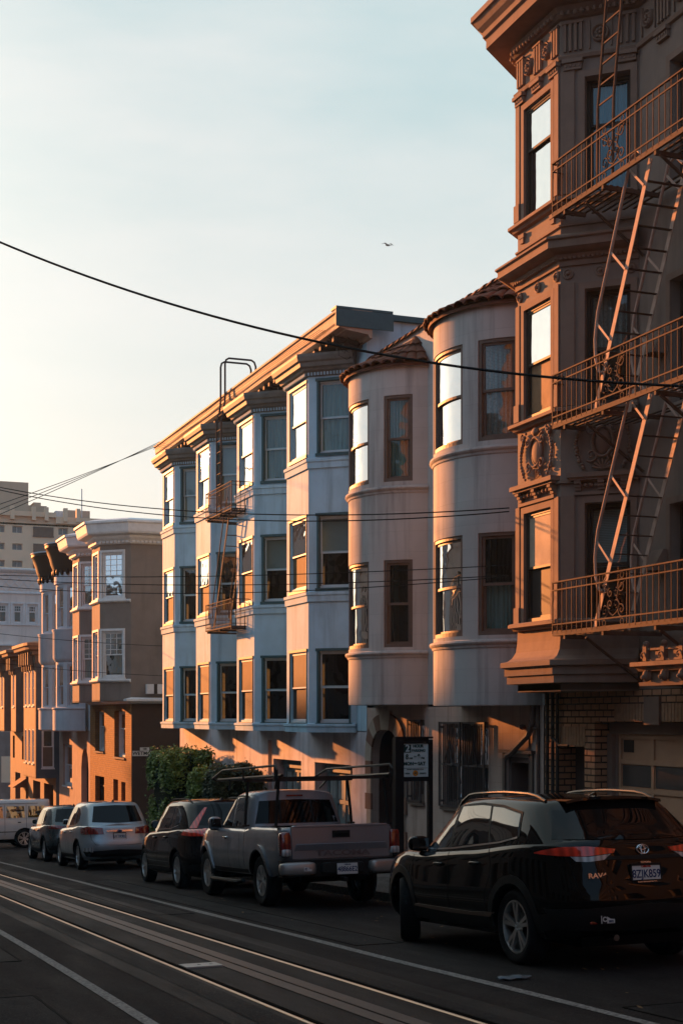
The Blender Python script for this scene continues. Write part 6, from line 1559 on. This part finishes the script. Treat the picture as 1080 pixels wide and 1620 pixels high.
def PP(L=4.6, W=1.84, H=1.64, belt=1.02, axf=1.33, axr=-1.31, wr=.345, yr=(-2.1, -1.55), yf=(1.25, .35), hood=.98, drop=0):
    return dict(L=L, W=W, wr=wr, axles=(axr, axf), crown=.05, zb=[(-L / 2, .38), (-1.9, .24), (1.7, .22), (L / 2, .32)],
                zs=[(-L / 2, belt + .04), (-1.4, belt + .06), (-.4, belt + .02), (.8, belt - .02), (1.25, hood), (1.8, hood - .07), (L / 2 - .15, hood - .17), (L / 2, hood - .24)], low=LOW,
                gh=dict(yr=yr, yf=yf, lv=[(0, .94), (.15, .92), (.5, .85), (.8, .775), (.90, .74), (.96, .70), (1, .65)],
                        zr=[(yr[0], H - .10 - drop), (yr[1], H - .05 - drop), (-.6, H - .015), (.2, H - .02), (.6, H - .06), (1.3, H - .12)], crown=.03, nr=4.5, nf=4.2))
# dark copper crossover with tall red lamps, in front of the pickup
DKP = paint('black_paint', (.007, .006, .006), 0, .5, 0); DKP.node_tree.nodes['Principled BSDF'].inputs['Coat IOR'].default_value = 1.38
c = suv('black crossover car with tall upright red lamps parked ahead of the pickup truck', PP(L=4.56, H=1.66, belt=1.05, W=1.84), (7.58, 27.35), DKP,
        [('tail_light', REDL, [(41, 1.12), (51, 1.12)], [(39, 1.50), (43, 1.50)], False), ('tail_light', REDL, [(24, .98), (44, .98), (62, 1.0)], [(26, 1.10), (44, 1.14), (58, 1.08)], True)], (.78, '7KLM214', 'California'), wheel='ten'); c.place()
b = MB()
for sd in (-1, 1):
    pts = []
    for k in range(11): p = c.hit('t', sd * .57, .4 - 1.8 * k / 10)[0]; pts.append(p + Vector((0, 0, .03 if 0 < k < 10 else .004)))
    b.tube(pts, .014, 6)
build_each(b, 'roof_rail', PLAS, c.root, smooth=True, world=False)
# silver crossover
c = suv('silver crossover car with chrome strip, parked behind the small dark hatchback', PP(L=4.52, H=1.68, belt=1.03, W=1.84, yr=(-2.12, -1.62)), (7.45, 36.65), paint('silver_blue_paint', (.27, .33, .37), .5, .34),
        [('tail_light', REDD, [(22, .87), (44, .87), (64, .90)], [(24, 1.02), (44, 1.06), (60, 1.02)], True)], (.82, '6XTR903', ''))
c.patch('chrome_strip', CHROME, 'r', [(-.32, .925), (.32, .925)], [(-.32, .965), (.32, .965)], .02, 8, 2, low=True)
b = MB(); p, n = c.hit('r', 0, .945); b.blob(p + Vector((0, -.03, 0)), (.065, .012, .028), 2, 14, 6); b.build('badge', surf('blue_oval_badge', (.03, .05, .12), .3, bstr=0, local=True), c.root, smooth=True, world=False)
for sd in (-1, 1): c.patch('bumper_reflector', CLRL, 'c', [(sd * 34, .44), (sd * 50, .46)], [(sd * 34, .56), (sd * 50, .54)], .01, 5, 2, low=True)
c.place()
c = suv('small dark green hatchback car parked next to the white van', PP(L=4.4, H=1.60, belt=1.0, W=1.80), (7.55, 42.5), paint('dark_teal_paint', (.05, .065, .07), .5, .3),
        [('tail_light', REDD, [(20, .93), (44, .93), (62, .95)], [(20, 1.0), (44, 1.04), (60, 1.0)], True)], (.78, '5GHJ772', '')); c.place()
# ---------------------------------------------------------------- white panel van standing across the street
PW = paint('chalky_white_paint', (.50, .50, .50), .0, .45)
P5 = dict(L=5.3, W=1.95, wr=.35, axles=(-1.55, 1.75), nr=12, nf=5, crown=.02, zb=[(-2.6, .34), (2.6, .34)], zs=[(-2.6, 1.08), (1.6, 1.08), (2.0, 1.06), (2.6, .86)],
          low=[(0, .93, .05, .10), (.12, .97, .02, .05), (.3, .99, 0, 0), (.5, 1.0, .0, 0), (.7, .995, .01, .03), (.9, .985, .02, .08), (1.0, .97, .03, .14)],
          gh=dict(yr=(-2.6, -2.56), yf=(2.0, 1.35), lv=[(0, .965), (.2, .955), (.5, .93), (.8, .89), (.92, .86), (.97, .82), (1, .76)], zr=[(-2.6, 1.84), (0, 1.86), (1.4, 1.84), (2.0, 1.80)], crown=.04, nr=12, nf=6))
c = Car('panel_van', 'white van with side windows standing across the far end of the street', 'van', P5, (6.75, 56.5), 90, None); c.cut(c.wheel_cutters(.40), [PW, WELL]); under(c); c.wheels('six')
for a, b_ in ((-2.35, -1.68), (-1.56, -.86), (-.74, .18), (.32, 1.05)): side_glass(c, [(a, 1.16), (b_, 1.16)], [(a + .02, 1.60), (b_ - .02, 1.60)], 'side_window')
for sd in (-1, 1):
    for y in (-1.62, -.80, .25, 1.2): c.line('door_gap', SEAM, sd, [(y, 1.66), (y, 1.1), (y, .5)], .012)
    c.line('crease_shade_strip', PLAS, sd, [(-2.5, .62), (2.2, .62)], .03, .006); c.line('roof_gutter', PLAS, sd, [(-2.5, 1.70), (1.4, 1.70)], .015, .008)  # lower dark strip paints the shadow line of the side crease
    b = MB(); p, n = c.hit(sd, -1.35, .98); b.blob(p, (.02, .07, .02), 3, 10, 6); b.build('door_handle', PLAS, c.root, world=False)
    p, n = c.hit(sd, -1.9, .78); b = MB(); b.lathe(p - n * .01, n, [(.07, 0), (.07, .018), (.001, .02)], 18); b.build('fuel_cap', PLAS, c.root, smooth=True, world=False)
c.patch('rear_window', CGR, 'r', [(-.70, 1.16), (.70, 1.16)], [(-.66, 1.60), (.66, 1.60)], .006, 8, 4); c.patch('windscreen', CG, 'f', [(-.8, 1.2), (.8, 1.2)], [(-.7, 1.7), (.7, 1.7)], .006, 8, 4)
for sd in (-1, 1): c.patch('tail_light', REDD, 'r', [(sd * .80, .80), (sd * .92, .80)], [(sd * .80, 1.05), (sd * .92, 1.05)], .012, 3, 3)
b = MB(); b.box(-.95, .95, -2.78, -2.6, .42, .56); b.build('rear_bumper', CHROME, c.root, world=False)
c.place()
# ================================================================ parking sign
sg = empty('parking_sign', (9.0, 20.4, gz(20.4) + .12), 'pale two hour parking sign in a black two-post frame beside the arched doorway', 'sign')
SB = surf('black_sign_frame', (.016, .015, .015), .5, vamt=.4); SW = surf('pale_sign_face', (.50, .60, .60), .45, vscale=5, vamt=.3, bstr=0); SGN = surf('dark_green_ink', (.012, .05, .045), .5, bstr=0, vamt=0)
zg = gz(20.4) + .12; xa, xb = 8.80, 9.34
b = MB(); b.box(xa - .07, xa + .07, 20.36, 20.50, zg, -.34); b.build('post', SB, sg); b = MB(); b.box(xb - .04, xb + .03, 20.37, 20.45, zg, -.36); b.build('post', SB, sg)
b = MB()
b.box(xa + .07, xb - .04, 20.38, 20.44, -.42, -.32); b.box(xa + .07, xb - .04, 20.38, 20.44, -1.01, -.94); b.box(xa - .07, xb + .03, 20.36, 20.46, -.34, -.31); build_each(b, 'frame_bar', SB, sg)
b = MB(); b.box(xa + .07, xb - .04, 20.395, 20.405, -.94, -.42); fo = b.build('sign_face', SW, sg)
b = MB(); x0 = xa + .085; b.box(x0, x0 + .12, 20.392, 20.395, -.56, -.435); b.box(x0, xb - .06, 20.392, 20.395, -.805, -.80); b.build('sign_panel', SGN, fo)
b = MB(); b.lathe(((xa + xb) / 2 + .01, 20.395, -.885), (0, -1, 0), [(.046, 0), (.046, .004), (.001, .004)], 22); b.build('emblem', surf('orange_ink', (.55, .22, .03), .5, bstr=0), fo)
cx = (xa + xb) / 2 + .01
def stx(s, x, z, h, m, bold=.003, sx=1): text(s, h, Matrix.Translation(Vector((x, 20.389, z)) - Vector(sg.location)) @ Matrix.Rotation(R(90), 4, 'X'), m, fo, bold=bold, sx=sx)
stx('2', x0 + .06, -.497, .15, SW, .004); stx('HOUR', x0 + .24, -.46, .062, SGN); stx('PARKING', x0 + .245, -.53, .058, SGN, .002, .95)
stx('8', x0 + .05, -.63, .11, SGN, .004, .8); stx('AM', x0 + .115, -.65, .045, SGN, .001); stx('TO', x0 + .185, -.625, .03, SGN, .001); stx('9', x0 + .25, -.63, .11, SGN, .004, .8); stx('PM', x0 + .32, -.65, .045, SGN, .001)
stx('MON', x0 + .075, -.735, .072, SGN); stx('THRU', x0 + .185, -.73, .03, SGN, .001); stx('SAT', x0 + .30, -.735, .072, SGN)
stx('EXCEPT VEHICLES WITH', cx - .005, -.825, .026, SGN, .0005); stx('AREA', x0 + .06, -.888, .032, SGN, .001); stx('PERMITS', x0 + .32, -.888, .030, SGN, .001); stx('A', cx, -.885, .06, SGN, .002)
# ================================================================ overhead wires
WIRE = surf('black_cable', (.01, .01, .01), .6, bstr=0)
def wire(name, P0, P1, sag, r, label, group=None, mat=WIRE, n=60):
    P0, P1 = Vector(P0), Vector(P1); b = MB(); pts = []
    for k in range(n + 1):
        t = k / n; p = P0 + (P1 - P0) * t; p.z -= 4 * sag * t * (1 - t); pts.append(p)
    b.tube(pts, r, 6); o = b.build(name, mat, smooth=True); tag(o, label, 'cable', group); return o
wire('power_cable', (-3, 24, 10.96), (9.5, 12, 3.38), 1.525, .0155, 'thick black cable sagging across the sky in front of all the buildings')
# small drip loops of the same bundle are left to the render's scale; thinner street cables follow
wire('telephone_cable', (-6, 52, 13.14), (11.2, 21.3, 3.51), 2.114, .0115, 'upper of two thin black cables crossing the pale blue building', 'cables across the street')
wire('telephone_cable', (-6, 52, 14.05), (11.2, 21.3, 3.45), 2.515, .0115, 'lower of two thin black cables crossing the pale blue building', 'cables across the street')
for (z0, z1, s, l) in ((5.97, 2.55, .667, 'highest of the three low cables crossing the lower windows'), (6.77, 2.38, .981, 'middle one of the three low cables crossing the lower windows'), (7.4, 2.36, 1.407, 'lowest of the three low cables crossing the lower windows')):
    wire('telephone_cable', (-6, 52, z0), (11.2, 21.3, z1), s, .009, l, 'cables across the street')
for k, (v0, l) in enumerate(((790, 'topmost thin cable rising to the roof corner of the pale blue building'), (798, 'middle thin cable rising to the roof corner of the pale blue building'), (806, 'bottom thin cable rising to the roof corner of the pale blue building'))):
    D0 = .3588 * 4.6 + .9334 * 34; D1 = .3588 * 11.25 + .9334 * 45.4
    # through (u=0, v0) on the plane x=.1348 D and up to the cornice corner
    y = 35.0; x = .1348 * .9334 * y / (1 - .3588 * .1348); D = .3588 * x + .9334 * y; z = (1134 - v0) * D / 2250; A = Vector((11.2, 46.0 - k * .15, 8.95 + .04 * k)); Bp = Vector((x, y, z))
    E_ = A + (Bp - A) * 2.0; wire('service_cable', E_, A, .12, .009, l, 'cables to the roof corner')
for k, (za, zb, l) in enumerate(((1.2, 1.35, 'thin cable sagging over the taupe building and its brick floor'), (2.1, 2.35, 'thin cable crossing the sash windows of the taupe building'))):
    wire('telephone_cable', (-4, 50, za + 2.6), (12, 46.3, zb), .5, .009, l, 'cables over the far houses')
# ================================================================ gull, litter
b = MB(); c = Vector((2.9 * 0, 0, 0)); y = 160.0; q = (613 + 325) / 2410.5; x = q * .9334 * y / (1 - .3588 * q); D = .3588 * x + .9334 * y; z = (1134 - 388) * D / 2250; P0 = Vector((x, y, z))
b.blob(P0, (.30, .12, .11), 2, 14, 8)
for s in (-1, 1):
    w0 = P0 + Vector((0, 0, .03)); w1 = P0 + Vector((s * .38, .02, .24)); w2 = P0 + Vector((s * .78, .06, .08))
    for a, c_, ca, cb in ((w0, w1, .17, .14), (w1, w2, .14, .02)): b.hexa([a + Vector((0, -ca, -.012)), c_ + Vector((0, -cb, -.012)), c_ + Vector((0, cb, -.012)), a + Vector((0, ca, -.012)), a + Vector((0, -ca, .012)), c_ + Vector((0, -cb, .012)), c_ + Vector((0, cb, .012)), a + Vector((0, ca, .012))])
b.hexa([P0 + Vector(v) for v in ((.25, -.03, -.01), (.48, -.08, -.01), (.48, .08, -.01), (.25, .03, -.01), (.25, -.03, .02), (.48, -.08, .01), (.48, .08, .01), (.25, .03, .02))])
tag(b.build('gull', surf('gull_feathers', (.16, .16, .17), .8, bstr=0), smooth=True), 'lone dark gull gliding high in the sky', 'bird')
q = (684 + 325) / 2410.5; mm = None
yb = 11.05; xb_ = 5.86; zb_ = gz(yb)
b = MB(); pts = []
for k in range(9): pts.append((xb_ - .16 + .04 * k, yb + .01 * math.sin(k * 2.1), zb_ + .022 + .006 * math.sin(k * 1.7)))
rows = []
for i, p in enumerate(pts):
    r = (.022, .030, .036, .036, .034, .037, .036, .028, .012)[i]; rows.append([(p[0], p[1] + r * 1.35 * math.cos(a * .7854), p[2] + r * .6 * math.sin(a * .7854)) for a in range(8)])
idx = b.grid(rows, True); b.f.append(idx[0][::-1]); b.m.append(0); b.f.append(idx[-1]); b.m.append(0)
tag(b.build('crushed_bottle', surf('crushed_bottle_plastic', (.13, .15, .16), .25, .2, bscale=30, bstr=.6, vamt=.7), smooth=True), 'crushed pale bottle lying on the road by the black car', 'bottle')
hz = MB(); hz.box(-430, 430, -430, 730, -12, 62); ho = hz.build('haze', None); ho.data.materials.clear()
hm = bpy.data.materials.new('haze_air'); hm.use_nodes = True; hn = hm.node_tree; hn.nodes.remove(hn.nodes['Principled BSDF'])
pv = hn.nodes.new('ShaderNodeVolumePrincipled'); pv.inputs['Color'].default_value = (.50, .80, 1.0, 1); pv.inputs['Density'].default_value = .00035; pv.inputs['Anisotropy'].default_value = .15
hn.links.new(pv.outputs[0], hn.nodes['Material Output'].inputs['Volume']); ho.data.materials.append(hm); tag(ho, kind='stuff')
rnd = random.Random(5); b = MB()                     # dry leaves and scraps gathered in the gutter
for k in range(900):
    y = rnd.uniform(6, 60); x = 8.62 - abs(rnd.gauss(0, .12)) if rnd.random() < .8 else rnd.uniform(5.8, 8.6); s = rnd.uniform(.012, .035); a = rnd.uniform(0, 6.28); z = gz(y) + .010
    u = Vector((math.cos(a), math.sin(a), rnd.uniform(-.3, .3))) * s; v = Vector((-math.sin(a), math.cos(a), rnd.uniform(-.3, .3))) * s * .6; p = Vector((x, y, z + s * .3)); b.face([p - u, p + v, p + u, p - v])
tag(b.build('gutter_leaves', surf('dry_leaf', (.16, .10, .05), .8, bstr=0, vamt=.8, vscale=20)), kind='stuff')
